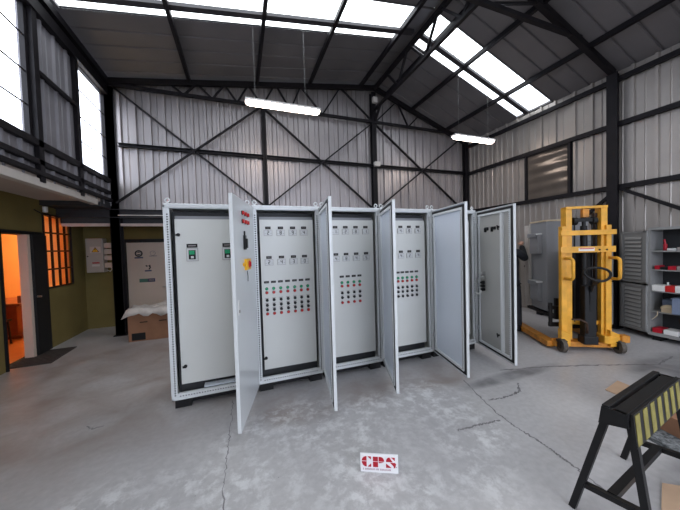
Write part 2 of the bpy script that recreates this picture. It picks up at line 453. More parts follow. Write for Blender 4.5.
def girtx(y, z, x0, x1, name, label, w=.05, h=.06):
    m = MB(); m.box(x0, x1, y - w / 2, y + w / 2, z - h / 2, z - h / 2 + .01); m.box(x0, x1, y - w / 2, y + w / 2, z + h / 2 - .01, z + h / 2); m.box(x0, x1, y + w / 2 - .01, y + w / 2, z - h / 2, z + h / 2)
    steel(m, name, label, 'beam')
girtx(6.375, 3.66, XL + .2, XR - .05, 'girt_beam', 'dark horizontal rail halfway up the back wall through the brace crossings', .06, .07)
m = MB(); m.box(-3.1, XR - .05, 6.38, 6.5, 2.28, 2.29); m.box(-3.1, XR - .05, 6.38, 6.5, 2.43, 2.44); m.box(-3.1, XR - .05, 6.43, 6.45, 2.28, 2.44)
steel(m, 'girt_beam', 'dark heavy beam spanning the olive recess at the foot of the ribbed back wall', 'beam', 'beam')
for z, l in ((4.40, 'dark eave rail along the top of the window wall'), (3.62, 'dark rail along the wall above the brown window'), (2.52, 'dark rail along the wall below the brown window')):
    m = MB(); m.box(XR - .10, XR - .03, YF, YB - .05, z - .04, z + .04); steel(m, 'girt_beam', l, 'beam')
for z, h, x1, l in ((2.97, .08, .06, 'dark sill rail under the tall glazed strips above the annexe'), (2.74, .06, .06, 'dark middle rail between the glazed strips and the pale fascia'), (2.60, .05, .08, 'dark lowest rail just above the pale fascia board'), (4.66, .16, .08, 'dark eave beam above the glazed strips')):
    steel(MB().box(XL, XL + x1, YF, YB - .08, z - h / 2, z + h / 2), 'girt_beam', l, 'beam')
steel(MB().bar((XL + .04, 4.49, 3.86), (XL + .04, 5.31, 3.86), .05, .05), 'girt_beam', 'short dark rail across the sheet panel between the two tall windows', 'beam')

# X bracing on back wall
def xbrace(x0, x1, z0, z1, label, y=6.35):
    t = thing('cross_brace', label, 'brace', kind='structure')
    MB().bar((x0, y, z0), (x1, y, z1), .03, .06, up=(0, 1, 0)).build('brace_bar', 'steel', t)
    MB().bar((x0, y + .03, z1), (x1, y + .03, z0), .03, .06, up=(0, 1, 0)).build('brace_bar', 'steel', t)
xbrace(-2.17, .58, 2.55, 4.76, 'dark crossed wall braces above the first cabinet')
xbrace(.62, 3.28, 2.55, 4.72, 'dark crossed wall braces behind the long hanging lamp')
xbrace(3.38, 6.25, 2.55, 4.72, 'dark crossed wall braces between ridge column and far corner')
m = MB().bar((XR - .08, 2.92, 2.47), (XR - .08, 4.6, 1.0), .05, .05); steel(m, 'diagonal_brace', 'dark sloping brace behind the yellow stacker mast', 'brace')
m = MB().bar((XR - .08, 2.88, 2.49), (XR - .08, -1.0, .02), .05, .05); steel(m, 'diagonal_brace', 'dark sloping brace passing above the open storage cupboard', 'brace')

# purlins
for x, l in ((-.84, 'dark purlin nearest the glazed wall, along the roof'), (.49, 'second dark purlin from the glazed wall, over the first lamp wire'), (1.67, 'third dark purlin from the glazed wall, between lamp and ridge'), (2.98, 'dark purlin just short of the ridge truss'),
             (3.72, 'dark purlin beside the ridge on the window wall slope'), (4.48, 'dark purlin halfway down the window wall slope'), (5.6, 'dark purlin low on the window wall slope')):
    z = roofz(x)
    steel(MB().box(x - .03, x + .03, YF, YB - .1, z - .045, z + .035), 'roof_purlin', l, 'beam')
steel(MB().bar((-2.22, YF, 4.82), (-2.22, YB - .1, 4.82), .08, .10), 'roof_purlin', 'dark eave purlin above the tall windows', 'beam')
# mid rafters under the skylights
for xa, xb, l in ((XL + .1, RX - .1, 'steel rafter with lit grey colour crossing under the long skylight of the wide roof slope'), (RX + .05, XR - .1, 'steel rafter with lit grey colour crossing under the skylight of the steep slope')):
    m = MB(); m.bar((xa, 4.51, roofz(xa) + .0), (xb, 4.51, roofz(xb) + .0), .10, .05, up=(0, 0, 1))
    steel(m, 'rafter_beam', l, 'beam', 'beam')

def truss(y, label, webs, bz=4.75, x0=-2.2, x1=5.95, full=True):
    t = thing('roof_truss', label, 'truss', kind='structure')
    for a, b in ((-2.3, RX), (RX, 6.3)):
        MB().bar((a, y, roofz(a) - .05), (b, y, roofz(b) - .05), .08, .10).build('top_chord', 'steel', t)
    MB().bar((x0, y, bz), (x1, y, bz), .06, .06).build('bottom_chord', 'steel', t)
    for (xb, xt) in webs:
        MB().bar((xb, y, bz), (xt, y, roofz(xt) - .06), .035, .035).build('web_bar', 'steel', t)
W = [(-.95, -1.2), (-.95, -.7), (-.42, -.7), (-.42, -.18), (.06, -.18), (.06, .3), (.58, .3), (.58, .85), (1.96, 1.45), (1.96, 2.43), (3.3, 2.43), (3.36, 4.0), (4.35, 4.02), (4.35, 4.7), (1.2, .9), (1.2, 1.45)]
truss(6.33, 'dark gable truss against the top of the back wall', W)
truss(2.95, 'dark roof truss crossing above the cabinet doors', [(.0, -.6), (.0, .8), (1.6, .8), (1.6, 2.4), (3.3, 2.4), (3.35, 4.4), (-1.4, -.6)], 4.92, -2.1, 5.4)
truss(-.5, 'dark roof truss behind the photographer', [(.0, -.6), (.0, .8), (1.6, .8), (1.6, 2.4), (3.3, 2.4), (3.35, 4.4), (-1.4, -.6)], 4.92, -2.1, 5.4)
t = thing('ridge_truss', 'dark lattice truss running lengthwise under the roof ridge', 'truss', kind='structure')
MB().bar((RX, YF, 5.58), (RX, 6.3, 5.58), .08, .07).build('top_chord', 'steel', t)
MB().bar((RX, YF, 5.06), (RX, 6.3, 5.06), .06, .06).build('bottom_chord', 'steel', t)
yb = 5.22
while yb > YF:
    for yt in (yb + .45, yb - .36):
        MB().bar((RX, yb, 5.06), (RX, yt, 5.57), .04, .04).build('web_bar', 'steel', t)
    yb -= .92
MB().bar((RX, 6.3, 4.78), (RX, 6.0, 5.06), .05, .05).build('web_bar', 'steel', t)
# small boxes on ridge column
one(MB().box(3.27, 3.39, 6.22, 6.31, 5.20, 5.34), 'junction_box', 'fascia', 'pale square box at the head of the ridge column', 'junction box', bevel=.01)
one(MB().box(3.28, 3.43, 6.22, 6.31, 3.62, 3.73), 'junction_box', 'fascia', 'pale square box where the ridge column meets the wall rail', 'junction box', bevel=.01)

# ---------------------------------------------------------------- annexe: olive walls, recess, orange room
XO = -3.1; YR = 7.3
ol = MB()
DY0, DY1, DZ = 5.12, 5.66, 1.93
VY0, VY1, VZ0, VZ1 = 6.05, 6.83, 1.04, 2.30
ol.box(XO - .15, XO, YF, DY0, 0, 2.72); ol.box(XO - .15, XO, DY0, DY1, DZ, 2.72); ol.box(XO - .08, XO, DY1, VY0, 0, 2.72)
ol.box(XO - .15, XO, VY0, VY1, 0, VZ0); ol.box(XO - .15, XO, VY0, VY1, VZ1, 2.72); ol.box(XO - .15, XO, VY1, YR + .15, 0, 2.72)
struct(ol, 'wall_left_annexe', 'olive')
DX0, DX1, DZ2 = -2.36, -1.50, 1.83
b = MB(); b.box(XO, DX0, YR, YR + .15, 0, 2.72); b.box(DX0, DX1, YR, YR + .15, DZ2, 2.72); b.box(DX1, .5, YR, YR + .15, 0, 2.72)
b.box(.35, .5, YB + .08, YR, 0, 2.72)
struct(b, 'wall_back_annexe', 'olive')
struct(MB().box(XO - .15, .5, 6.62, YR + .15, 2.19, 2.42), 'ceiling_recess', 'dark_gap')
struct(MB().box(XO, XL + .02, YF, 6.0, 2.52, 2.58), 'ceiling_soffit', 'soffit')
struct(MB().box(XL - .06, XL + .045, YF, 5.86, 2.44, 2.54), 'trim_1', 'fascia', bevel=.008)
struct(MB().box(XO, .35, 6.56, 6.62, 2.13, 2.185), 'trim_2', 'pink')
struct(MB().box(XO, .35, 6.58, 6.62, 2.185, 2.30), 'trim_3', 'dark_gap')
one(MB().cyl((-2.16, 6.371, 2.325), (-.6, 6.371, 2.325), .010, 8), 'flange_glint', 'fascia', 'thin pale strip for light caught on the beam flange over the recess', 'highlight')  # added rod: light caught by the beam flange drawn as a pale strip
struct(MB().box(XO, XL + .02, 6.0, 6.5, 2.44, 2.56), 'ceiling_bulkhead', 'dark_gap')
# wall_back door (closed)
d = thing('door_2', None, None, (DX0, YR, 0)); d['kind'] = 'structure'
w = DX1 - DX0
f = MB(); f.box(-.07, .0, -.04, .1, 0, DZ2 + .07); f.box(w, w + .07, -.04, .1, 0, DZ2 + .07); f.box(0, w, -.04, .1, DZ2, DZ2 + .07); f.build('door_frame', 'black', d)
MB().box(.005, w - .005, 0, .045, .01, DZ2 - .005).build('door_leaf', 'cream', d, .004)
MB().box(-.05, w + .05, .11, .14, 0, DZ2 + .05).build('door_light_block', 'black', d)  # added black sheet, stops outside light leaking past the leaf
hb = MB(); hb.cyl((w - .08, 0, .82), (w - .08, -.05, .82), .012); hb.cyl((w - .08, -.05, .82), (w - .19, -.05, .81), .01); hb.build('door_handle', 'chrome', d)
st = MB(); st.cyl((.23, -.001, 1.58), (.23, -.004, 1.58), .075, 24, 'black'); st.box(.15, .31, -.005, -.001, 1.47, 1.50, 'bluest'); st.box(.18, .28, -.006, -.004, 1.565, 1.60, 'cream'); st.ring((.23, -.006, 1.58), .045, .008, 'y', m='greyst')
plab(st.build('sticker', None, d), 'round dark emblem sticker')
st = MB(); st.ring((.50, -.004, 1.58), .05, .006, 'y', m='greyst'); st.box(.43, .58, -.004, -.001, 1.505, 1.525, 'greyst'); st.bar((.50, -.004, 1.58), (.52, -.004, 1.61), .006, .006, 'greyst')
plab(st.build('sticker', None, d), 'faint grey round emblem sticker')
st = MB(); st.box(.33, .46, -.004, -.001, 1.17, 1.20, 'bluest'); st.prism([(.35, 1.31), (.385, 1.31), (.385, 1.27), (.35, 1.29)], -.004, -.001, m='black'); st.prism([(.40, 1.30), (.44, 1.32), (.45, 1.25), (.42, 1.21), (.40, 1.22), (.425, 1.26)], -.004, -.001, m='black')
plab(st.build('sticker', None, d), 'dark figure sticker over a navy bar')
st = MB(); st.box(.22, .38, -.004, -.001, .93, 1.01, 'greenst'); st.box(.38, .52, -.004, -.001, .93, 1.01, 'bluest')
for q in (.96, .985): st.box(.40, .50, -.005, -.004, q - .005, q + .005, 'greyst')
plab(st.build('sticker', None, d), 'green and navy rectangular sticker')
# orange room door (open) and its frame
d = thing('door_1', None, None, (XO, DY1, 0)); d['kind'] = 'structure'
f = MB(); f.box(-.09, .02, -.03, .03, 0, DZ, 'cream'); f.box(-.15, .03, -.55, -.53, 0, DZ + .02, 'black'); f.box(-.15, .03, -.55, .36, DZ, DZ + .05, 'black')
f.build('door_frame', None, d)
MB().box(.004, .05, .03, .365, .02, DZ).build('door_leaf', 'black', d, .004)
MB().cyl((.05, .07, .95), (.10, .07, .95), .015).build('door_handle', 'chrome', d)
MB().box(-.14, -.10, -.02, .0, .88, .99).build('latch_plate', 'wood', d)
MB().box(-.03, .025, -.548, -.52, 0, DZ).build('jamb', 'wood', d)
# window with grille
w4 = thing('window_4', None, None, (XO, 0, 0)); w4['kind'] = 'structure'
MB().box(-.04, -.035, VY0, VY1, VZ0, VZ1).build('pane', 'frost', w4)
g = MB()
for i in range(5):
    y = VY0 + (VY1 - VY0) * i / 4; g.box(-.01, .018, y - .013, y + .013, VZ0, VZ1)
for i in range(5):
    z = VZ0 + (VZ1 - VZ0) * i / 4 - (.0 if i in (0, 4) else .0); g.box(-.01, .02, VY0, VY1, z - .013, z + .013)
g.build('window_grille', 'black', w4)
# orange room shell
rm = MB(); rm.box(-6.9, -6.8, 4.0, 9.6, 0, 2.6); rm.box(-6.8, XO - .15, 9.5, 9.6, 0, 2.6); rm.box(-6.8, XO - .15, 3.9, 4.0, 0, 2.6); rm.box(XO - .25, XO - .15, YR + .15, 9.6, 0, 2.6)
struct(rm, 'wall_inner_room', 'orange_wall')
struct(MB().box(-6.9, XO - .15, 3.9, 9.6, 2.5, 2.6), 'ceiling_inner_room', 'orange_wall')
struct(MB().box(-6.8, XO - .16, 4.0, 9.5, .001, .012), 'floor_inner_room', 'tile')
# bench wall inside behind the grille: pale partition seen through the window
t = thing('wooden_table', 'reddish wooden table on a thick pedestal inside the orange lit room', 'table', (-4.3, 7.35, .012))
MB().box(-.42, .42, -.55, .55, .66, .71).build('tabletop', 'wood', t, .01)
MB().box(-.13, .13, -.13, .13, .04, .66).build('pedestal', 'wood', t, .01)
MB().box(-.28, .28, -.3, .3, 0, .05).build('base', 'wood', t, .01)
t = thing('wooden_chair', 'dark wooden chair drawn up beside the pedestal table', 'chair', (-4.25, 8.2, .012))
MB().box(-.2, .2, -.2, .2, .42, .46).build('seat', 'wood', t, .005)
MB().box(-.2, .2, .17, .2, .55, .85).build('backrest', 'wood', t, .005)
for sx in (-.18, .18):
    MB().box(sx - .018, sx + .018, -.19, -.155, 0, .42).build('leg', 'wood', t)
    MB().box(sx - .018, sx + .018, .165, .2, 0, .85).build('leg', 'wood', t)
t = thing('metal_chair', 'thin dark framed chair seen at the edge of the doorway', 'chair', (-4.15, 6.55, .012))
MB().box(-.19, .19, -.19, .19, .42, .45).build('seat', 'black', t)
for sx in (-.17, .17):
    for sy in (-.17, .17): MB().bar((sx, sy, 0), (sx * .9, sy * .9, .42), .02, .02).build('leg', 'black', t)
# doormat
t = MB()
Tm = Matrix.Translation((-2.98, 5.62, 0)) @ Matrix.Rotation(math.radians(2), 4, 'Z')
t.box(-.28, .28, -.38, .36, 0, .012, None, Tm)
for i in range(10): t.box(-.26, .26, -.36 + i * .072, -.33 + i * .072, .012, .018, None, Tm)
one(t, 'doormat', 'matd', 'dark ribbed doormat at the orange room doorway', 'doormat')
# electrical box
t = thing('electrical_box', 'beige wall box with yellow warning triangle and cream breakers at its side', 'electrical box', (-2.88, YR, 1.55))
MB().box(-.10, .18, -.20, 0, -.34, .37).build('housing', 'beige', t, .008)
MB().box(-.10, .175, -.215, -.20, -.335, .365).build('door', 'beige', t, .006)
lb = MB(); lb.box(-.03, .15, -.2175, -.215, .07, .20, 'cream'); lb.prism([(-.005, .085), (.125, .085), (.06, .19)], -.22, -.2175, m='black'); lb.prism([(.01, .093), (.11, .093), (.06, .176)], -.222, -.22, m='yellow')
lb.prism([(.058, .165), (.073, .165), (.06, .14), (.07, .14), (.053, .105), (.057, .13), (.048, .13)], -.2235, -.222, m='black')
plab(lb.build('warning_sticker', None, t), 'yellow triangle warning sticker with a black bolt')
lb = MB(); lb.box(.0, .12, -.2175, -.215, -.15, -.125, 'crimson'); lb.box(-.005, .125, -.2175, -.215, -.21, -.17, 'fascia')
plab(lb.build('name_sticker', None, t), 'red and white strip sticker')
MB().cyl((-.07, -.215, .0), (-.07, -.225, .0), .012).build('lock', 'black', t)
for z in (.22, .09, -.04, -.20): MB().box(.185, .31, -.17, -.03, z - .05, z + .055).build('breaker', 'cream', t, .01)
lb = MB(); lb.tube([(.26, -.1, -.24), (.30, -.12, -.28), (.26, -.12, -.33), (.20, -.1, -.3)], .008); lb.build('cable', 'white', t)
t = thing('wall_sensor', 'small white lamp fitting with dark cable above the grilled window', 'lamp fitting', (XO, 6.08, 2.36))
MB().cyl((.03, 0, -.03), (.03, 0, .06), .035).build('body', 'white', t)
MB().tube([(.02, -.25, -.02), (.04, -.1, -.07), (.03, .0, -.09), (.05, .25, -.11), (.02, .5, -.04)], .008, 6).build('cable', 'black', t)

# boxed goods under plastic film beside first cabinet
t = thing('cardboard_box', 'big brown cardboard box under crumpled plastic film near the white door', 'cardboard box', (-1.55, 6.15, 0))
b = MB(); b.box(-.38, .42, -.28, .28, .0, .54, 'cardboard'); b.box(-.33, -.12, -.284, -.279, .02, .15, 'black')
for x in (-.2, .1): b.box(x, x + .12, -.283, -.279, .33, .35, 'brown')
b.build('carton', None, t, .008)
n = 14; fm = MB(); vs = []; fs = []
for j in range(n + 1):
    for i in range(n + 1):
        u, v = i / n, j / n
        x = -.46 + .95 * u; y = -.34 + .68 * v; z = .56 + .05 * math.sin(7 * u + 3 * v) * random.random() + .06 * u + random.uniform(-.012, .018)
        if i in (0, n) or j in (0, n): z -= .09 + random.uniform(0, .05)
        vs.append((x, y, z))
for j in range(n):
    for i in range(n): a = j * (n + 1) + i; fs.append((a, a + 1, a + n + 2, a + n + 1))
fm.add(vs, fs, None, True); o = fm.build('plastic_film', 'film', t)
o.modifiers.new('s', 'SOLIDIFY').thickness = .004

# ---------------------------------------------------------------- electrical cabinets
YC = 3.14; CH = 2.06
def lk(mb, x, z, y=-.014):
    mb.cyl((x, 0, z), (x, y, z), .017, 14); mb.box(x - .024, x + .004, y - .01, y, z - .012, z + .008); return mb
def digit(mb, n, x, z, y, h=.026):
    segs = {2: 'abged', 8: 'abcdefg', 4: 'fgbc', 3: 'abgcd', 1: 'bc', 5: 'afgcd', 6: 'afgedc', 7: 'abc', 0: 'abcdef', 9: 'abcdfg'}[n]
    w, t = h * .44, h * .15
    P = {'a': (0, h / 2, 1), 'g': (0, 0, 1), 'd': (0, -h / 2, 1), 'f': (-w / 2, h / 4, 0), 'b': (w / 2, h / 4, 0), 'e': (-w / 2, -h / 4, 0), 'c': (w / 2, -h / 4, 0)}
    for s in segs:
        a, b, hz = P[s]
        if hz: mb.box(x + a - w / 2, x + a + w / 2, y - .001, y, z + b - t / 2, z + b + t / 2, 'black')
        else: mb.box(x + a - t / 2, x + a + t / 2, y - .001, y, z + b - h / 4, z + b + h / 4, 'black')
def meter(parent, x, z, dig):
    """nameplate above a square instrument plate"""
    m = MB(); m.box(x - .03, x + .03, -.004, 0, z + .022, z + .052, 'black'); m.box(x - .018, x + .018, -.0045, -.004, z + .035, z + .039, 'greyst')
    m.box(x - .046, x + .046, -.007, 0, z - .052, z + .014, 'greyst'); m.box(x - .043, x + .043, -.009, -.007, z - .049, z + .011, 'plate'); digit(m, dig, x, z - .018, -.009, .038); m.box(x - .038, x - .026, -.010, -.009, z - .03, z - .026, 'greyst'); m.box(x + .026, x + .038, -.010, -.009, z - .03, z - .026, 'greyst')
    m.build('meter', None, parent)
def nameplate(parent, x, z):
    m = MB(); m.box(x - .027, x + .027, -.004, 0, z - .012, z + .013, 'black'); m.box(x - .015, x + .015, -.0045, -.004, z - .0015, z + .0015, 'greyst'); m.build('nameplate', None, parent)
def button(parent, x, z, col):
    m = MB(); m.cyl((x, 0, z), (x, -.006, z), .018, 12, 'black'); m.cyl((x, -.006, z), (x, -.018, z), .0145, 12, col)
    plab(m.build('push_button', None, parent), ('red' if col == 'red' else 'green') + ' round push button')
def selector(parent, x, z, ang):
    m = MB(); m.cyl((x, 0, z), (x, -.01, z), .017, 12, 'black')
    m.bar((x - .016 * math.cos(ang), -.016, z - .016 * math.sin(ang)), (x + .016 * math.cos(ang), -.016, z + .016 * math.sin(ang)), .012, .010, 'black')
    m.box(x - .02, x + .02, -.0015, 0, z + .017, z + .024, 'greyst'); m.build('selector_switch', None, parent)

def door(parent, hx, ox, oy, inner, outside=None):
    """leaf hinged on the bay's front edge; local +x runs from hinge to free edge, local -y is the inner face"""
    hy = YC - .02; dx, dy = ox - hx, oy - hy; L = .79; ang = math.atan2(dy, dx)
    leaf = MB()
    z0, z1 = .10, 2.055
    leaf.box(0, L, .010, .024, z0, z1)
    leaf.box(0, L, -.006, .012, z0, z0 + .012); leaf.box(0, L, -.006, .012, z1 - .012, z1); leaf.box(0, .012, -.006, .012, z0, z1); leaf.box(L - .012, L, -.006, .012, z0, z1)
    o = leaf.build('door', 'paint', parent, .002)
    o.location = (hx - parent.location.x, hy - parent.location.y, 0); o.rotation_euler = (0, 0, ang)
    plab(o, 'open light grey door leaf')
    MB().box(.013, L - .013, .004, .0098, z0 + .013, z1 - .013).build('inner_face', inner, o)
    gk = MB()
    for a in ((.022, .048, z0 + .022, z1 - .022), (L - .048, L - .022, z0 + .022, z1 - .022)): gk.box(a[0], a[1], -.008, .004, a[2], a[3])
    gk.box(.022, L - .022, -.008, .004, z0 + .022, z0 + .048); gk.box(.022, L - .022, -.008, .004, z1 - .048, z1 - .022)
    gk.build('gasket', 'rubber', o)
    fr = MB()
    fr.box(.055, .080, -.018, .004, z0 + .055, z1 - .055, 'paint'); fr.box(L - .080, L - .055, -.018, .004, z0 + .055, z1 - .055, 'paint')
    fr.box(.08, L - .08, -.018, .004, z0 + .055, z0 + .08, 'paint'); fr.box(.08, L - .08, -.018, .004, z1 - .08, z1 - .055, 'paint')
    k = z0 + .08
    while k < z1 - .08:
        for x in (.0675, L - .0675): fr.box(x - .006, x + .006, -.0190, -.018, k, k + .012, 'black')
        k += .025
    fr.build('perforated_frame', None, o)
    for z in (.35, 1.05, 1.85):
        h = MB(); h.cyl((-.006, -.002, z - .04), (-.006, -.002, z + .04), .010); h.box(-.006, .05, -.012, -.004, z - .03, z + .03); h.build('hinge', 'chrome', o)
    return o, L

def cabinet(x0, x1, label, face):
    xc = (x0 + x1) / 2; w = (x1 - x0) / 2 - .002
    t = thing('electrical_cabinet', label, 'electrical cabinet', (xc, YC, 0), 0, 'bayed switchgear cabinets')
    D = .60
    # body: posts, top, bottom, back, sides
    f = MB(); pw = .052
    for sx in (-1, 1):
        a, b = (-w, -w + pw) if sx < 0 else (w - pw, w)
        f.box(a, b, 0, .03, .1, CH, 'paint')
        f.box(a, b, D - .04, D, .1, CH, 'paint')
        # raised outer lip
        f.box(a if sx < 0 else b - .018, a + .018 if sx < 0 else b, -.012, 0, .1, CH, 'paint')
        k = .14
        xm = (a + b) / 2 + sx * -.006
        while k < CH - .08:
            f.box(xm - .0065, xm + .0065, -.0008, 0, k, k + .013, 'black'); k += .025
    f.box(-w + pw, w - pw, 0, .03, CH - .028, CH, 'paint'); f.box(-w + pw, w - pw, 0, .03, .1, .16, 'paint')
    f.box(-w, w, -.012, 0, CH - .018, CH, 'paint'); f.box(-w, w, -.012, 0, .1, .115, 'paint')
    k = -w + pw + .02
    while k < w - pw - .02:
        f.box(k, k + .011, -.0008, 0, .128, .137, 'black'); k += .025
    fo = f.build('frame', None, t)
    sh = MB(); sh.box(-w, w, D - .015, D, .1, CH - .002); sh.box(-w, -w + .003, .03, D - .015, .1, CH - .002); sh.box(w - .003, w, .03, D - .015, .1, CH - .002); sh.box(-w, w, .03, D, .1, .115)
    sh.build('shell', 'panel', t)
    MB().box(-w + .002, w - .002, -.006, D, CH, CH + .022).build('roof_plate', 'paint', t, .006)
    p = MB(); p.box(-w + .02, w - .02, .06, D - .03, .03, .1); p.box(-w + .02, -w + .17, .03, .15, 0, .1); p.box(w - .17, w - .02, .03, .15, 0, .1); p.box(-w + .02, -w + .17, D - .12, D - .02, 0, .1); p.box(w - .17, w - .02, D - .12, D - .02, 0, .1)
    p.build('plinth', 'black', t)
    for sx in (-1, 1):
        for y in (.035, D - .04):
            e = MB(); x = sx * (w - .035); e.cyl((x, y, CH + .022), (x, y, CH + .032), .016); e.ring((x, y, CH + .055), .020, .0065, 'y'); e.build('eyebolt', 'paint', t)
    # gasket-dark cavity around the inner panel
    g = MB(); g.box(-w + pw, w - pw, .12, .13, .115, CH - .05)
    g.build('mounting_back', 'dark_gap', t)
    if face:
        pz0, pz1 = .225, 1.93
        ip = MB(); ip.box(-w + pw + .030, w - pw - .018, .058, .075, pz0, pz1, 'panel'); 
        ip.box(-w + pw + .03, w - pw - .02, .08, .09, pz1, pz1 + .035, 'encl')
        p0 = ip.build('inner_panel', None, t, .002)
        face(p0, xc)
    return t
# all instruments are placed in world x and shifted to the panel frame
def onpanel(mbparent, xc): return lambda x: x - xc
class Shift:
    pass
def shift_children(p):
    for ch in p.children: ch.location.y = .058

def faceA(p, xc):
    m = lk(MB(), -.585 - xc, 1.77); m.build('panel_lock', 'black', p); m = lk(MB(), -.575 - xc, .41); m.build('panel_lock', 'black', p)
    for x in (-.465, -.125):
        x -= xc
        m = MB(); m.box(x - .05, x + .05, -.006, 0, 1.635, 1.675, 'black'); m.box(x - .035, x + .035, -.0065, -.006, 1.65, 1.66, 'greyst')
        m.box(x - .054, x + .054, -.010, 0, 1.496, 1.629, 'greyst'); m.box(x - .05, x + .05, -.012, -.01, 1.50, 1.625, 'plate'); m.box(x - .032, x + .032, -.02, -.012, 1.515, 1.61, 'black'); m.box(x - .026, x + .022, -.023, -.02, 1.565, 1.605, 'green'); m.box(x - .012, x + .014, -.024, -.02, 1.525, 1.548, 'plate')
        plab(m.build('display_unit', None, p), 'square display with green screen under a black nameplate')
    m = MB(); m.box(.005 - xc - .02, .005 - xc + .012, -.006, 0, 1.19, 1.22); m.build('nameplate', 'black', p)
    for i in range(3): m = MB(); m.cyl((-.012 - xc, 0, 1.13 - i * .045), (-.012 - xc, -.015, 1.13 - i * .045), .013); m.build('selector_switch', 'black', p)
    shift_children(p)
def grid(p, xc, mx, digs, cx, dz=0., last='red'):
    for r, z in enumerate((1.80, 1.465)):
        for i, x in enumerate(mx): meter(p, x - xc, z + dz, digs[r][i])
    for i, x in enumerate(cx):
        x -= xc
        nameplate(p, x, 1.222 + dz)
        button(p, x, 1.148 + dz, 'green'); button(p, x, 1.104 + dz, 'red')
        selector(p, x, 1.018 + dz, .6 if i % 2 else 2.2); selector(p, x, .960 + dz, 1.2 if i % 3 else .2)
        if last == 'red': selector(p, x, .908 + dz, .4 + i); button(p, x, .862 + dz, 'red')
        elif last == 'c': button(p, x, .898 + dz, 'red')
        else: selector(p, x, .898 + dz, .5 + i)
def faceB(p, xc):
    lk(MB(), .195 - xc, 1.78).build('panel_lock', 'black', p); lk(MB(), .235 - xc, .36).build('panel_lock', 'black', p)
    grid(p, xc, (.305, .445, .584, .715), ((2, 8, 9, 4), (2, 4, 3, 0)), (.268, .345, .424, .505, .586, .664, .742))
    shift_children(p)
def faceC(p, xc):
    grid(p, xc, (1.109, 1.244, 1.382, 1.52), ((1, 2, 8, 1), (4, 8, 4, 5)), (1.178, 1.258, 1.34, 1.419), .005, 'c')
    shift_children(p)
def faceD(p, xc):
    grid(p, xc, (1.905, 2.039, 2.173, 2.314), ((3, 4, 8, 4), (1, 4, 2, 4)), (1.985, 2.054, 2.127, 2.203, 2.279), .008, 'd')
    lk(MB(), 1.79 - xc, 1.78).build('panel_lock', 'black', p)
    shift_children(p)
def faceE(p, xc): pass
XS = [-.70, .13, .90, 1.70, 2.50, 3.30]
cA = cabinet(XS[0], XS[1], 'first light grey cabinet of the row, with two green display units on its panel', faceA)
cB = cabinet(XS[1], XS[2], 'second cabinet of the row, with seven columns of push buttons', faceB)
cC = cabinet(XS[2], XS[3], 'middle cabinet of the row, with four columns of push buttons', faceC)
cD = cabinet(XS[3], XS[4], 'fourth cabinet of the row, with five columns of push buttons', faceD)
cE = cabinet(XS[4], XS[5], 'last cabinet of the row, whose bare door has a cable and cut-outs', faceE)
# paper lying in cabinet A
plab(MB().box(-.12, .20, .02, .10, .17, .185).build('folded_sheet', 'paper', cA), 'pale folded document in the cabinet bottom')
MB().box(.2, .3, .02, .1, .165, .20).build('bracket', 'black', cA)

def doorplace(c, hx, ox, oy, inner):
    return door(c, hx, ox, oy, inner)
dA, L = doorplace(cA, XS[1] - .005, -.07, 2.34, 'doorin')
# outside of door A: the outer face is local +y  (x from hinge)
def on_outer(mb, name, m, lab=None):
    o = mb.build(name, m, dA)
    if lab: plab(o, lab)
for z in (1.932, 1.857):
    for x in (.50, .40, .305):
        m = MB(); m.cyl((x, .024, z), (x, .032, z), .020, 14, 'black'); m.cyl((x, .032, z), (x, .046, z), .0175, 14, 'red'); on_outer(m, 'indicator_lamp', None, 'small round red indicator lamp')
m = MB(); m.box(.42, .48, .024, .040, 1.60, 1.73, 'black'); m.box(.432, .468, .040, .055, 1.615, 1.70, 'black'); m.box(.36, .42, .024, .034, 1.60, 1.72, 'plate'); m.cyl((.45, .03, 1.73), (.45, .03, 1.77), .008, 8, 'black'); on_outer(m, 'door_handle', None, 'black swing handle with a grey cover')
m = MB(); m.box(.32, .47, .024, .05, 1.412, 1.512, 'yellow'); m.cyl((.39, .05, 1.462), (.39, .056, 1.462), .034, 18, 'red'); m.bar((.39, .06, 1.44), (.39, .06, 1.485), .016, .014, 'crimson'); m.box(.47, .53, .024, .034, 1.45, 1.48, 'yellow'); on_outer(m, 'main_switch', None, 'yellow square emergency switch with red rotary knob')
m = MB(); m.tube([(.40, .03, 1.40), (.40, .035, 1.35), (.385, .03, 1.30)], .003, 6); on_outer(m, 'seal_wire', 'black')
m = MB(); m.box(.715, .745, .024, .030, 1.06, 1.18, 'white'); m.cyl((.73, .03, 1.09), (.73, .036, 1.09), .012, 10, 'greyst'); on_outer(m, 'door_catch', None)
dB, _ = doorplace(cB, XS[2] - .005, .76, 2.34, 'doorin')
dC, _ = doorplace(cC, XS[3] - .005, 1.435, 2.38, 'doorin')
dD, _ = doorplace(cD, XS[4] - .005, 2.325, 2.35, 'doorin')
dE, _ = doorplace(cE, XS[5] - .005, 3.07, 2.34, 'doorE')
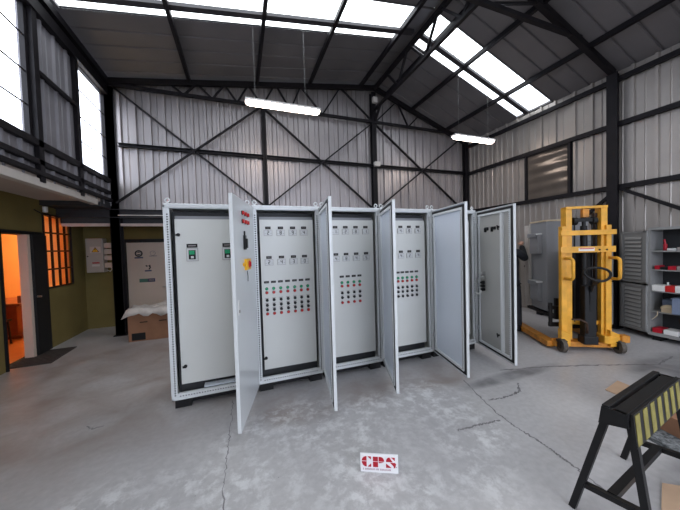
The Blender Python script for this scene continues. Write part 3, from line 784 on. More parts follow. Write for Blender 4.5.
# inner hardware of door E (inner face is local -y)
m = MB(); m.box(.565, .60, -.03, .004, .19, 1.97); m.build('stiffener', 'paint', dE)
for x, w_ in ((.245, .07), (.40, .08)):
    m = MB(); m.box(x - w_ / 2, x + w_ / 2, -.012, .004, 1.77, 1.81, 'black'); m.box(x - w_ / 2, x - w_ / 2 + .02, -.02, .004, 1.745, 1.80, 'black'); m.build('connector', None, dE)
m = MB(); m.cyl((.505, .004, 1.80), (.505, -.02, 1.80), .012); m.bar((.50, -.02, 1.82), (.52, -.02, 1.76), .012, .012); m.build('door_lock', 'black', dE)
m = MB(); m.cyl((.485, .004, .376), (.485, -.02, .376), .012); m.bar((.475, -.02, .40), (.49, -.02, .35), .012, .012); m.build('door_lock', 'black', dE)
for i, (z, mm) in enumerate(((1.165, 'chrome'), (1.10, 'chrome'), (1.035, 'black'), (.985, 'black'), (.935, 'black'))):
    m = MB(); m.cyl((.165, .004, z), (.165, -.03, z), .024, 12, mm); m.cyl((.165, -.03, z), (.165, -.05, z), .014, 10, mm); m.build('cable_gland', None, dE)
MB().tube([(.165, -.045, .93), (.16, -.05, .89), (.12, -.05, .86), (.03, -.04, .865)], .010, 8).build('cable', 'white', dE)

# ---------------------------------------------------------------- hanging lamps
def lamp(x0, x1, y, z, label, wires):
    t = thing('hanging_lamp', label, 'lamp', ((x0 + x1) / 2, y, z))
    L = (x1 - x0) / 2
    MB().box(-L, L, -.075, .075, .03, .07).build('housing', 'lamph', t, .01)
    m = MB(); n = 12; poly = [(.075 * math.cos(PI + PI * i / n), .03 + .055 * math.sin(PI + PI * i / n)) for i in range(n + 1)]
    prof = [(-L + .004, .15), (-L + .01, .5), (-L + .03, .8), (-L + .07, 1), (L - .07, 1), (L - .03, .8), (L - .01, .5), (L - .004, .15)]; k = n + 1
    vs = [(x, a * q, .03 + (b - .03) * q) for x, q in prof for a, b in poly]
    m.add(vs, [(j * k + i, j * k + i + 1, (j + 1) * k + i + 1, (j + 1) * k + i) for j in range(len(prof) - 1) for i in range(n)] + [tuple(range(k)), tuple(len(vs) - 1 - i for i in range(k))] + [(j * k, (j + 1) * k, (j + 2) * k - 1, (j + 1) * k - 1) for j in range(len(prof) - 1)], None, True)
    m.build('diffuser', 'tube', t)
    for w in wires:
        for dx in (-.006, .006):
            x = w - (x0 + x1) / 2
            MB().cyl((x, 0, .06), (x + dx, 0, roofz(w) - z), .0012, 6).build('suspension_wire', 'encl2', t)
lamp(.17, 1.44, 4.8, 4.0, 'long glowing hanging lamp above the first two cabinets', (.33, 1.18))
lamp(4.44, 5.60, 4.8, 3.90, 'glowing hanging lamp near the far corner by the window wall', (4.6, 5.45))

# ---------------------------------------------------------------- sign
c0 = Vector((.746, 1.752, 0)); c1 = Vector((.982, 1.633, 0)); ang = math.atan2(c1.y - c0.y, c1.x - c0.x)
t = thing('sign_board', 'small white board lettered CPS in red, standing on the floor', 'sign', c0, ang)
Wd, Hd = (c1 - c0).length, .132
MB().box(0, Wd, 0, .012, 0, Hd).build('board', 'sign', t, .002)
MB().box(Wd * .1, Wd * .9, .012, .05, 0, .01).build('foot', 'sign', t)
def arc(cx, cz, rx, rz, a0, a1, n=8): return [(cx + rx * math.cos(math.radians(a0 + (a1 - a0) * i / n)), cz + rz * math.sin(math.radians(a0 + (a1 - a0) * i / n))) for i in range(n + 1)]
g = .0022; zt_, zb_ = .112, .050; zm = .083
def letter(name, polys):
    m = MB()
    for p in polys: m.prism([(x * 1.21 - .004, .041 + (z - .05) * 1.19) for x, z in p], -.002, .0)
    return m.build(name, 'crimson', t)
letter('letter_c', [[(.012, zm + g)] + arc(.040, zm + g, .028, zt_ - zm - g, 180, 90)[1:] + [(.040, zm + g)],
                    [(.046, zt_), (.066, zt_), (.066, .094)],
                    [(.012, zm - g)] + arc(.040, zm - g, .028, zm - zb_ - g, 180, 270)[1:] + [(.040, zm - g)],
                    [(.046, zb_), (.066, zb_), (.066, .070)]])
letter('letter_p', [[(.077, zm + g), (.106, zm + g), (.106, zt_), (.077, zt_)], [(.110, zm + g)] + [(.142, zm + g)] + arc(.120, zm + g, .022, zt_ - zm - g, 10, 90) + [(.110, zt_)],
                    [(.077, zb_), (.106, zb_), (.106, zm - g), (.077, zm - g)], [(.110, zm - g), (.110, zm - .008), (.124, zm - .007), (.138, zm - g)]])
letter('letter_s', [[(.152, zm + g)] + arc(.172, zm + g, .020, zt_ - zm - g, 180, 90)[1:] + [(.190, zm + g)],
                    [(.182, zt_), (.203, zt_), (.203, zm + .010)],
                    [(.176, zm - g), (.203, zm - g)] + arc(.190, zm - g, .020, zm - zb_ - g, 0, -80)[1:] + [(.204, zb_)],
                    [(.152, zb_), (.183, zb_), (.152, zm - .008)]])
m = MB(); x = .018
random.seed(3)
for wl in (1, 9, 3, 10):
    for i in range(wl):
        if x < .245: m.box(x, x + .0046, -.0015, 0, .018, .018 + random.choice((.012, .012, .010))); x += .0078
    x += .006
m.build('slogan_line', 'signtxt', t)
MB().cyl((.252, -.0015, .047), (.252, 0, .047), .004, 10).build('trademark_dot', 'signtxt', t)

# ---------------------------------------------------------------- sawhorse
A = Vector((1.85, .845, 0)); B = Vector((2.60, .945, 0)); ax = (B - A).normalized(); sp = Vector((ax.y, -ax.x, 0))
L = (B - A).length; ang = math.atan2(ax.y, ax.x)
t = thing('sawhorse', 'black steel sawhorse with a yellow and black striped plate', 'sawhorse', (A + B) / 2, ang)
h = L / 2
for sx in (-1, 1):
    for sy in (-1, 1):
        fo = .20 if sy > 0 else .135
        m = MB(); m.bar((sx * (h - .02), sy * .038, .68), (sx * (h + .0), sy * fo, .0), .032, .032, up=(1, 0, 0)); m.build('leg', 'black', t)
    m = MB(); m.bar((sx * (h - .012), -.11, .205), (sx * (h - .012), .165, .17), .03, .03); m.build('crossbar', 'black', t)
    m = MB(); m.prism([(-.045, .62), (.075, .59), (.062, .69), (-.04, .69)], -.012, .012, Matrix.Translation((sx * (h + .006), 0, 0)) @ Matrix.Rotation(PI / 2, 4, 'Z'))
    m.build('end_plate', 'black', t)
MB().bar((-h + .02, .03, .19), (h - .02, .03, .19), .04, .035).build('spreader', 'black', t)
m = MB(); m.box(-h - .015, h + .015, -.035, .02, .66, .69); m.box(-h - .015, h + .015, .03, .062, .64, .70); m.box(-h - .015, h + .015, -.045, -.038, .66, .70); m.build('top_beam', 'black', t, .004)
T = Matrix.Translation((0, -.060, .612)) @ Matrix.Rotation(math.radians(-5), 4, 'X')
m = MB(); m.box(-h - .005, h + .01, -.006, .006, -.085, .085, 'black', T)
n = 7; pw = 2 * h / n
for i in range(n): m.box(-h + .01 + i * pw, -h + .01 + i * pw + pw * .52, -.0085, -.006, -.078, .076, 'stripe', T)
m.build('striped_plate', None, t)

# ---------------------------------------------------------------- floor litter and boxes near the sawhorse
def flatpiece(pts, h, name, m, label, cat, z=0.001, bevel=0):
    mb = MB(); n = len(pts); vs = [(x, y, z) for x, y in pts] + [(x, y, z + h) for x, y in pts]
    mb.add(vs, [tuple(range(n)), tuple(range(2 * n - 1, n - 1, -1))] + [(i, n + i, n + (i + 1) % n, (i + 1) % n) for i in range(n)])
    return one(mb, name, m, label, cat, bevel=bevel)
flatpiece([(3.58, 1.74), (3.93, 1.80), (3.88, 1.52), (3.55, 1.47)], .008, 'cardboard_sheet', 'cardboard2', 'pale cardboard sheet on the floor beyond the sawhorse', 'cardboard')
flatpiece([(2.16, .80), (2.52, .93), (2.70, .80), (2.25, .66)], .006, 'cardboard_sheet', 'cardboard2', 'pale cardboard sheet on the floor below the sawhorse spreader', 'cardboard')
b = MB(); Tb = Matrix.Translation((3.42, 1.13, 0)) @ Matrix.Rotation(math.radians(-14), 4, 'Z'); b.box(-.24, .30, -.18, .17, .03, .17, 'cardboard', Tb); b.box(-.25, .31, .165, .17, .168, .176, 'cardboard2', Tb)
one(b, 'cardboard_box', None, 'low brown cardboard box behind the sawhorse on a grey slab', 'cardboard box', bevel=.004)
b = MB(); b.box(-.30, .35, -.22, .20, 0, .03, None, Matrix.Translation((3.28, 1.10, 0)) @ Matrix.Rotation(math.radians(-14), 4, 'Z'))
one(b, 'foam_slab', 'foam', 'speckled grey slab under the low cardboard box', 'slab')

# floor cracks
def crack(pts, w, lab):
    mb = MB(); P = []
    for (a, b) in zip(pts, pts[1:]):
        for i in range(14):
            q = Vector(a).lerp(Vector(b), i / 14); P.append(q + Vector((random.uniform(-.010, .010), random.uniform(-.010, .010))))
    P.append(Vector(pts[-1])); vs = []; fs = []
    for i, p in enumerate(P):
        d = (P[min(i + 1, len(P) - 1)] - P[max(i - 1, 0)]).normalized(); n = Vector((-d.y, d.x)); ww = w * random.uniform(.35, 1.1) * (.3 if i in (0, len(P) - 1) else 1)
        vs += [(*(p + n * ww / 2), .0015), (*(p - n * ww / 2), .0015)]
    for i in range(len(P) - 1): fs.append((2 * i, 2 * i + 2, 2 * i + 3, 2 * i + 1))
    mb.add(vs, fs); o = struct(mb, 'floor_crack', 'crack'); o['label'] = lab
crack([(2.40, 2.50), (2.25, 2.06), (2.20, 1.87), (2.178, 1.637), (2.19, 1.5), (2.18, 1.40), (2.167, 1.288), (2.155, 1.187), (2.1, .9)], .018, 'long grey crack from the last cabinet towards the sawhorse')
crack([(1.69, 1.835), (1.82, 1.825), (1.96, 1.815), (2.14, 1.80)], .022, 'short filled crack beside the long one')
crack([(2.31, 2.076), (2.45, 2.05), (2.578, 2.044), (2.75, 2.07), (2.9, 2.2)], .03, 'filled crack towards the yellow stacker')
crack([(3.0, 2.5), (3.6, 2.35), (4.3, 2.1), (4.9, 1.85), (5.4, 1.9)], .03, 'wide crack passing in front of the stacker')
crack([(-.13, 3.1), (-.14, 2.6), (-.155, 2.3), (-.165, 2.0), (-.15, 1.4)], .009, 'straight floor joint in front of the first open door')
crack([(-1.40, 3.17), (-1.33, 3.10), (-1.25, 3.12)], .012, 'tiny crack in the open floor')

# ---------------------------------------------------------------- pallet stacker
fw_ = Vector((.48, .877, 0)); ang = math.atan2(fw_.y, fw_.x) - PI / 2      # local +y = forward (forks), local +x = right
t = thing('pallet_stacker', 'yellow hand pallet stacker with a tall twin mast and black tow handle', 'pallet stacker', (4.66, 2.50, 0), ang)
for s in (-1, 1):
    mx = s * .225 + .01; m = MB(); m.box(mx - .04, mx + .04, -.02, .03, .16, 2.08); m.box(mx - .04, mx - .028, .03, .10, .16, 2.08); m.box(mx + .028, mx + .04, .03, .10, .16, 2.08)
    m.build('mast_post', 'lift', t, .004)
    lx = -.295 if s < 0 else .27; m = MB(); m.box(lx - .038, lx + .038, -.05, .02, .17, 1.46 if s < 0 else 1.5); m.build('lower_post', 'lift', t, .006)
    m = MB(); m.box(lx - .033, lx + .033, -.055, .03, 1.46, 1.80); m.build('side_plate', 'lift', t, .006)
    # grab handle
    m = MB(); z0, z1 = 1.05, 1.34; x = lx + .01
    pts = [(x, -.04, z1), (x, -.17, z1)] + [(x, -.17 - .05 * math.sin(PI / 2 * i / 5), z1 - .05 + .05 * math.cos(PI / 2 * i / 5)) for i in range(1, 6)] + [(x, -.22, z0 + .05)] + [(x, -.22 + .05 * (1 - math.cos(PI / 2 * i / 5)), z0 + .05 - .05 * math.sin(PI / 2 * i / 5)) for i in range(1, 6)] + [(x, -.04, z0)]
    m.tube(pts, .020, 10); plab(m.build('grab_handle', 'lift', t), 'yellow looped grab handle')
MB().box(-.255, .275, -.03, .06, 2.045, 2.08).build('top_bar', 'lift', t, .004)
m = MB(); m.box(-.35, .35, -.075, -.05, 1.665, 1.735); m.build('cross_bar', 'lift', t, .004)
m = MB(); m.box(-.355, .335, -.08, -.055, 1.42, 1.505, 'lift'); m.box(-.13, .07, -.082, -.08, 1.44, 1.485, 'white'); m.box(-.12, .06, -.083, -.082, 1.467, 1.48, 'red'); m.cyl((.13, -.08, 1.455), (.13, -.09, 1.455), .012, 10, 'black'); m.cyl((.22, -.08, 1.455), (.22, -.09, 1.455), .012, 10, 'black')
plab(m.build('cross_bar', None, t, 0), 'yellow cross bar with a small red and white sticker')
m = MB(); m.cyl((0, .02, .2), (0, .02, 1.80), .042); m.cyl((0, .02, 1.8), (0, .02, 1.95), .024); m.build('lift_cylinder', 'grease', t)
m = MB(); m.cyl((-.02, .02, 1.88), (.02, .02, 1.88), .02); m.box(-.11, .11, -.01, .05, 1.86, 1.91); m.cyl((-.15, .02, 1.87), (-.10, .02, 1.87), .055, 16); m.cyl((.10, .02, 1.87), (.15, .02, 1.87), .055, 16); m.build('chain_wheel', 'grease', t)
MB().box(-.04, .04, -.03, .03, 1.92, 2.04).build('head_block', 'lifto', t, .006)
for x in (-.16, -.115, .115, .16):
    MB().cyl((x, .03, .4), (x, .03, 1.87), .009, 8).build('lift_chain', 'grease', t)
for x in (-.165, .175): MB().box(x - .02, x + .02, .05, .11, .25, 1.98).build('guide_rail', 'brown', t)
MB().box(-.20, .21, .10, .115, .28, 1.42).build('guard_mesh', 'grease', t)
# pump unit, tow handle
m = MB(); m.box(-.085, .065, -.13, -.02, .14, .95); m.box(-.10, .08, -.145, .0, .12, .24); m.build('pump_unit', 'black', t, .012)
m = MB(); m.cyl((0, -.11, .85), (-.05, -.26, 1.03), .018); m.bar((0, -.10, .40), (0, -.13, .95), .05, .04); m.build('tow_bar', 'black', t)
m = MB(); pts = []
for i in range(28):
    q = 2 * PI * i / 28; pts.append((-.06 + (.15 + .03 * math.sin(q)) * math.cos(q), -.33 + .05 * math.sin(q), 1.135 + .085 * math.sin(q)))
m.tube(pts, .016, 8, None, True); m.bar((-.04, -.24, 1.0), (-.06, -.34, 1.06), .05, .03); m.build('tow_handle', 'black', t)
m = MB(); m.tube([(-.05, -.12, .28), (-.10, -.2, .35), (-.12, -.22, .45), (-.20, -.22, .50)], .014, 8); m.bar((-.2, -.22, .5), (-.30, -.22, .5), .03, .02); m.build('foot_pedal', 'brown', t)
m = MB(); m.box(-.27, .25, .03, .07, .36, .42); m.build('lower_cross_bar', 'lift', t, .004)
# base frame
m = MB(); m.box(-.42, .42, -.06, .03, .06, .13, 'lifto'); m.box(-.42, .42, .03, .06, .10, .15, 'lifto'); m.build('base_beam', None, t, .004)
for s in (-1, 1):
    m = MB(); m.prism([(-.06, .09), (.06, .09), (.06, .26), (-.06, .32)], -.11, -.02, Matrix.Translation((s * .31, 0, 0))); m.build('post_foot', 'lift', t, .006)
m = MB(); m.box(.17, .42, -.12, .10, .13, .24); m.build('side_housing', 'lift', t, .012)
m = MB(); m.box(.36, .46, -.15, -.05, .16, .26); m.build('corner_block', 'lifto', t, .01)
for s in (-1, 1):
    m = MB()
    m.box(s * .42 - .07, s * .42 + .07, .02, 1.05, .03, .11); m.build('straddle_leg', 'lifto', t, .006)
    m = MB(); x = s * .42; m.cyl((x - .035, .92, .045), (x + .035, .92, .045), .045, 16); m.build('load_wheel', 'wheel', t)
    x = s * .36; y = -.10
    m = MB(); m.cyl((x - .028, y, .095), (x + .028, y, .095), .095, 22, 'wheel'); m.cyl((x - .031, y, .095), (x + .031, y, .095), .035, 16, 'grease')
    w_ = m.build('caster', None, t)
    m = MB(); m.box(x - .04, x - .032, y - .04, y + .05, .06, .17); m.box(x + .032, x + .04, y - .04, y + .05, .06, .17); m.box(x - .05, x + .05, y - .045, y + .055, .155, .168); m.build('caster_fork', 'grease', w_)
# fork carriage
m = MB(); m.box(-.40, .40, .12, .16, .56, .61); m.box(-.40, .40, .12, .16, .30, .36)
for x in (-.38, -.18, .18, .38): m.box(x - .02, x + .02, .115, .15, .30, .66)
m.build('fork_carriage', 'grease', t)
for s in (-1, 1):
    m = MB(); x = s * .24; m.box(x - .055, x + .055, .16, .20, .40, .72); m.box(x - .055, x + .055, .20, .98, .40, .44); m.build('fork', 'grease', t)

# enclosure on the forks
a0 = Vector((4.62, 3.0)); u = Vector((.877, -.48)); v = Vector((.48, .877))
t = thing('steel_enclosure', 'mid grey steel enclosure with two hooded vents, carried on the stacker forks', 'electrical enclosure', (a0.x, a0.y, .46), ang)
MB().box(0, .60, 0, .47, 0, 1.45).build('housing', 'encl', t, .008)
MB().box(-.01, .61, -.01, .48, 1.45, 1.475).build('top_plate', 'creamitem', t, .004)
for z in (.93, .14):
    m = MB(); T = Matrix.Rotation(-PI / 2, 4, 'Z')   # hood on the -x face
    m.box(-.07, 0, .12, .36, z, z + .34, 'encl'); m.box(-.10, 0, .11, .37, z + .31, z + .335, 'plate'); m.box(-.105, -.095, .11, .37, z + .27, z + .335, 'encl')
    for i in range(6): m.box(-.045, -.03, .14, .32, z + .03 + i * .04, z + .045 + i * .04, 'encl')
    plab(m.build('vent_hood', None, t, .004), 'grey hooded ventilation grille')
m = MB(); m.box(-.02, 0, .45, .475, 0, 1.45); m.build('side_door', 'fascia', t); 
d_ = MB(); d_.box(-.035, -.012, .475, .60, .0, 1.42, None); plab(d_.build('side_door', 'fascia', t), 'pale open side door seen edge-on')

# wire trolley behind the last door
t = thing('wire_trolley', 'light tubular wire trolley standing behind the person', 'trolley', (4.78, 3.92, 0), ang)
for sx in (-.22, .22):
    for sy in (-.2, .2): MB().cyl((sx, sy, 0), (sx, sy, .92), .011, 8).build('leg', 'encl2', t)
for z in (.3, .42, .54, .66, .78, .9):
    m = MB()
    m.tube([(-.22, -.2, z), (.22, -.2, z), (.22, .2, z), (-.22, .2, z)], .009, 6, None, True)
    for i in range(6): m.cyl((-.22 + .075 * i, -.2, z), (-.22 + .075 * i, .2, z), .004, 6)
    m.build('wire_shelf', 'plate', t)

# ---------------------------------------------------------------- person (behind the last door)
def skin(name, nodes, edges, radii, m, parent=None, sub=2, root=0):
    me = bpy.data.meshes.new(name); me.from_pydata(nodes, edges, []); me.update()
    o = bpy.data.objects.new(name, me); C.objects.link(o)
    me.materials.append(M[m])
    o.modifiers.new('skin', 'SKIN')
    for i, r in enumerate(radii):
        r = r if isinstance(r, tuple) else (r, r)
        me.skin_vertices[0].data[i].radius = r; me.skin_vertices[0].data[i].use_root = (i == root)
    s = o.modifiers.new('sub', 'SUBSURF'); s.levels = sub; s.render_levels = sub
    for p in o.modifiers: pass
    o.modifiers['skin'].use_smooth_shade = True
    if parent: o.parent = parent
    return o
PX, PY = 4.50, 3.56
t = thing('person', 'person in dark clothes reaching to the grey enclosure, half hidden by the last door', 'person', (PX, PY, 0), math.radians(-62))
# local: +y faces the enclosure
N_ = {'pel': (0, 0, .93), 'hem': (0, 0, .86), 'wst': (0, 0, 1.04), 'bel': (0, .01, 1.10), 'che': (0, .02, 1.28), 'nk0': (0, .01, 1.43), 'nk': (0, .02, 1.50), 'hd0': (0, .035, 1.565), 'hd1': (0, .035, 1.665),
      'sl': (-.17, .01, 1.39), 'el': (-.24, .12, 1.15), 'wl': (-.17, .34, 1.12), 'sr': (.17, .01, 1.39), 'er': (.22, .17, 1.28), 'wr': (.14, .33, 1.53),
      'hl': (-.09, 0, .90), 'kl': (-.10, .03, .49), 'al': (-.11, -.02, .09), 'tl': (-.12, .14, .035), 'hr': (.09, 0, .90), 'kr': (.11, .05, .49), 'ar': (.13, .04, .09), 'tr': (.14, .20, .035)}
R_ = {'pel': (.15, .11), 'hem': (.155, .115), 'wst': (.13, .10), 'bel': (.14, .10), 'che': (.16, .11), 'nk0': (.09, .07), 'nk': .055, 'hd0': .085, 'hd1': .088, 'sl': .06, 'el': .042, 'wl': .028, 'sr': .06, 'er': .042, 'wr': .028,
      'hl': .085, 'kl': .055, 'al': .038, 'tl': .03, 'hr': .085, 'kr': .055, 'ar': .038, 'tr': .03}
E_ = [('pel', 'hem'), ('pel', 'wst'), ('pel', 'bel'), ('bel', 'che'), ('che', 'nk0'), ('nk0', 'nk'), ('nk', 'hd0'), ('hd0', 'hd1'), ('nk0', 'sl'), ('sl', 'el'), ('el', 'wl'), ('nk0', 'sr'), ('sr', 'er'), ('er', 'wr'), ('pel', 'hl'), ('hl', 'kl'), ('kl', 'al'), ('al', 'tl'), ('pel', 'hr'), ('hr', 'kr'), ('kr', 'ar'), ('ar', 'tr')]
def body(name, keys, m, grow=0., edges=E_, over={}):
    ks = [k for k in N_ if k in keys]; idx = {k: i for i, k in enumerate(ks)}
    es = [(idx[a], idx[b]) for a, b in edges if a in idx and b in idx]
    rr = []
    for k in ks:
        r = over.get(k, R_[k]); r = r if isinstance(r, tuple) else (r, r); rr.append((r[0] + grow, r[1] + grow))
    return skin(name, [N_[k] for k in ks], es, rr, m, t, 2, idx.get('pel', 0))
body('body', set(N_) - {'hem', 'wst'}, 'skin', -.012)
body('jacket', {'hem', 'pel', 'bel', 'che', 'nk0', 'sl', 'el', 'wl', 'sr', 'er', 'wr'}, 'cloth', .016)
body('trousers', {'wst', 'pel', 'hl', 'kl', 'al', 'hr', 'kr', 'ar'}, 'trouser', .004, over={'pel': (.12, .10), 'hl': .09, 'hr': .09, 'kl': .07, 'kr': .07, 'al': .055, 'ar': .055})
for s, a, b in ((-1, 'al', 'tl'), (1, 'ar', 'tr')):
    A_, B_ = Vector(N_[a]), Vector(N_[b]); A_.z = .055
    skin('shoe', [tuple(A_ + Vector((0, -.04, 0))), tuple(A_ + Vector((0, .06, 0))), tuple(B_)], [(0, 1), (1, 2)], [(.045, .055), (.045, .052), (.04, .034)], 'black', t)
# hands with fingers
for sgn, w0, dirv in ((-1, 'wl', Vector((.25, .95, 0))), (1, 'wr', Vector((-.1, .8, .55)))):
    w = Vector(N_[w0]); d = dirv.normalized(); side = d.cross(Vector((0, 0, 1))).normalized() * sgn
    pts = [tuple(w), tuple(w + d * .05)]; ed = [(0, 1)]; rad = [.026, (.034, .018)]
    pts.append(tuple(w + d * .085)); ed.append((1, 2)); rad.append((.036, .014))
    for k in range(4):
        o0 = w + d * .085 + side * (-.027 + .018 * k); ln = (.062, .072, .068, .052)[k]
        i0 = len(pts); pts += [tuple(o0 + d * .012), tuple(o0 + d * ln * .6 + Vector((0, 0, -.004))), tuple(o0 + d * ln + Vector((0, 0, -.016)))]
        ed += [(2, i0), (i0, i0 + 1), (i0 + 1, i0 + 2)]; rad += [.009, .0085, .0075]
    i0 = len(pts); q = w + d * .035 - side * .028
    pts += [tuple(q), tuple(q + d * .03 - side * .022), tuple(q + d * .052 - side * .03)]; ed += [(1, i0), (i0, i0 + 1), (i0 + 1, i0 + 2)]; rad += [.012, .0105, .009]
    skin('hand', pts, ed, rad, 'skin', t, 1)
# face and hair
m = MB()
def ellipsoid(mb, c, r, m_=None, n=16, k=10, zc=-2):
    vs = []; fs = []
    for j in range(k + 1):
        ph = PI * j / k
        for i in range(n):
            th = 2 * PI * i / n; vs.append((c[0] + r[0] * math.sin(ph) * math.cos(th), c[1] + r[1] * math.sin(ph) * math.sin(th), c[2] + r[2] * math.cos(ph)))
    for j in range(k):
        for i in range(n): fs.append((j * n + i, j * n + (i + 1) % n, (j + 1) * n + (i + 1) % n, (j + 1) * n + i))
    mb.add(vs, fs, m_, True)
ellipsoid(m, (0, -.004, 1.675), (.090, .098, .095)); m.build('hair', 'hair', t)
for s in (-1, 1): m = MB(); ellipsoid(m, (s * .03, .118, 1.63), (.012, .008, .009), 'white', 10, 6); ellipsoid(m, (s * .03, .125, 1.63), (.005, .003, .005), 'black', 8, 5); m.build('eye', None, t)
m = MB(); ellipsoid(m, (0, .13, 1.605), (.012, .018, .022)); m.build('nose', 'skin', t)
m = MB(); ellipsoid(m, (0, .12, 1.565), (.024, .008, .006)); m.build('mouth', 'wood', t)
for s in (-1, 1): m = MB(); ellipsoid(m, (s * .088, .04, 1.62), (.010, .02, .03)); m.build('ear', 'skin', t)

# ---------------------------------------------------------------- storage cupboards
def louvre_door(parent, x, y, z0, z1, ang_, wd=.44, flip=1):
    o = MB(); o.box(0, wd, -.012, .012, z0, z1, 'encl2')
    o.box(.0, wd, -.022, -.012, z1 - .03, z1, 'encl2'); o.box(0, wd, -.022, -.012, z0, z0 + .03, 'encl2'); o.box(0, .05, -.022, -.012, z0, z1, 'encl2'); o.box(wd - .05, wd, -.022, -.012, z0, z1, 'encl2')
    for a in ((0, wd, z1 - .03, z1), (0, wd, z0, z0 + .03), (0, .05, z0, z1), (wd - .05, wd, z0, z1)): o.box(a[0], a[1], .012, .024, a[2], a[3], 'encl2')
    k = z0 + .07
    while k < z1 - .06:
        T = Matrix.Translation((0, -.016, k)) @ Matrix.Rotation(math.radians(-25), 4, 'X')
        o.box(.08, wd - .08, -.003, .004, -.022, .022, 'encl2', T)
        T = Matrix.Translation((0, .018, k)) @ Matrix.Rotation(math.radians(25), 4, 'X')
        o.box(.08, wd - .08, -.003, .004, -.022, .022, 'encl2', T); k += .065
    d = o.build('door', None, parent, .0); d.location = (x, y, 0); d.rotation_euler = (0, 0, ang_); return d
# open cupboard: front x = 6.0, y 1.45..2.38
t = thing('storage_cupboard', 'open grey storage cupboard with filled shelves', 'cupboard', (6.0, 2.38, .08))
b = MB(); b.box(0, .38, -.03, 0, 0, 1.64); b.box(0, .38, -.93, -.90, 0, 1.64); b.box(.36, .38, -.9, -.03, 0, 1.64, ); b.box(-.01, .38, -.93, 0, 1.64, 1.68); b.box(0, .38, -.9, -.03, 0, .05); b.build('body', 'encl2', t)
MB().box(.355, .36, -.9, -.03, .05, 1.64).build('interior_shade', 'dark_gap', t)  # dark sheet before the grey back: interior shade put into its colour
SZ = [1.32, 1.03, .70, .38]
for z in SZ: MB().box(.01, .355, -.9, -.03, z - .018, z).build('shelf', 'encl2', t)
louvre_door(t, .0, .004, .80, 1.63, math.radians(64)); louvre_door(t, .0, .004, .03, .77, math.radians(64))
for z in (.1, .7, .9, 1.5): MB().cyl((-.006, .004, z - .04), (-.006, .004, z + .04), .008).build('hinge', 'encl2', t)
Z0 = .08
def item(y0, y1, z, h, m, label, cat, name, d0=.03, d1=.2, bevel=.004):
    b = MB(); b.box(6.0 + d0, 6.0 + d1, y0, y1, Z0 + z, Z0 + z + h); return one(b, name, m, label, cat, 'goods on the cupboard shelves', bevel=bevel)
z = SZ[0]
b = MB(); b.cyl((6.12, 2.24, Z0 + z), (6.12, 2.24, Z0 + z + .10), .022, 12, 'crimson'); b.cyl((6.12, 2.24, Z0 + z + .1), (6.12, 2.25, Z0 + z + .17), .012, 8, 'crimson'); one(b, 'spray_bottle', None, 'slim dark red bottle standing on the top shelf of the open cupboard', 'bottle', 'goods on the cupboard shelves')
item(2.10, 2.19, z, .035, 'plate', 'flat pale packet on the top shelf beside the dark red bottle', 'packet', 'packet')
item(1.98, 2.09, z, .05, 'greyst', 'grey carton on the top shelf, second from the dark red bottle', 'box', 'small_box')
item(1.85, 1.97, z, .04, 'plate', 'white packet on the top shelf, third from the dark red bottle', 'packet', 'packet')
z = SZ[1]
item(2.27, 2.32, z, .06, 'crimson', 'small maroon box at the hinge end of the second shelf', 'box', 'small_box')
item(2.19, 2.26, z, .04, 'black', 'low black box on the second shelf between maroon ones', 'box', 'small_box')
item(2.10, 2.18, z, .055, 'crimson', 'wider maroon box midway along the second shelf', 'box', 'small_box')
item(2.02, 2.09, z, .06, 'greyst', 'grey box on the second shelf next to the wider maroon box', 'box', 'small_box')
item(1.90, 2.01, z, .05, 'red', 'bright red box further along the second shelf', 'box', 'small_box')
z = SZ[2]
item(2.20, 2.34, z, .09, 'white', 'white carton on the middle shelf beside the bright red one', 'box', 'carton', -.0)
item(2.10, 2.195, z, .09, 'red', 'bright red carton on the middle shelf', 'box', 'carton', -.0)
item(1.92, 2.095, z, .10, 'white', 'long white carton past the red one on the middle shelf', 'box', 'carton', -.0)
b = MB(); b.cyl((6.15, 2.22, Z0 + z + .091), (6.15, 2.22, Z0 + z + .13), .012); one(b, 'small_bottle', 'white', 'tiny white bottle on top of the white carton', 'bottle', 'goods on the cupboard shelves')
z = SZ[3]
b = MB(); ellipsoid(b, (6.1, 2.19, Z0 + z + .055), (.08, .09, .055), None, 14, 8); b.box(6.02, 6.16, 2.12, 2.24, Z0 + z, Z0 + z + .07); one(b, 'wrapped_bundle', 'creamitem', 'lumpy cream bundle on the lower shelf', 'bundle', 'goods on the cupboard shelves')
b = MB(); b.tube([(5.995, 2.27, Z0 + z + .01), (5.985, 2.27, Z0 + z - .05), (5.985, 2.30, Z0 + z - .10), (5.99, 2.33, Z0 + z - .13)], .005, 6); one(b, 'cord', 'creamitem', 'pale cord hanging off the lower shelf edge', 'cord')
item(2.06, 2.30, z, .17, 'blue', 'grey-blue packet pile behind the cream bundle', 'packet', 'packet', .2, .34)
b = MB(); b.box(5.93, 6.18, 1.78, 2.10, Z0 + z - .07, Z0 + z - .06); 
for q in ((5.93, 5.94, 1.78, 2.10), (6.17, 6.18, 1.78, 2.10), (5.94, 6.17, 1.78, 1.79), (5.94, 6.17, 2.09, 2.10)): b.box(q[0], q[1], q[2], q[3], Z0 + z - .07, Z0 + z + .17)
b.box(5.92, 6.19, 1.77, 2.11, Z0 + z + .155, Z0 + z + .17)
b2 = MB(); T = Matrix.Translation((0, 0, .07)); b2.v = [(x, y, zz + .072) for x, y, zz in b.v]; b2.f = b.f; b2.mi = b.mi; b2.sm = b.sm
one(b2, 'plastic_bin', 'blue', 'open grey-blue plastic bin jutting from the lower shelf', 'bin', 'goods on the cupboard shelves')
z = .05
item(2.23, 2.33, z, .07, 'crimson', 'crimson carton on the cupboard floor by the hinge side', 'box', 'carton', .0)
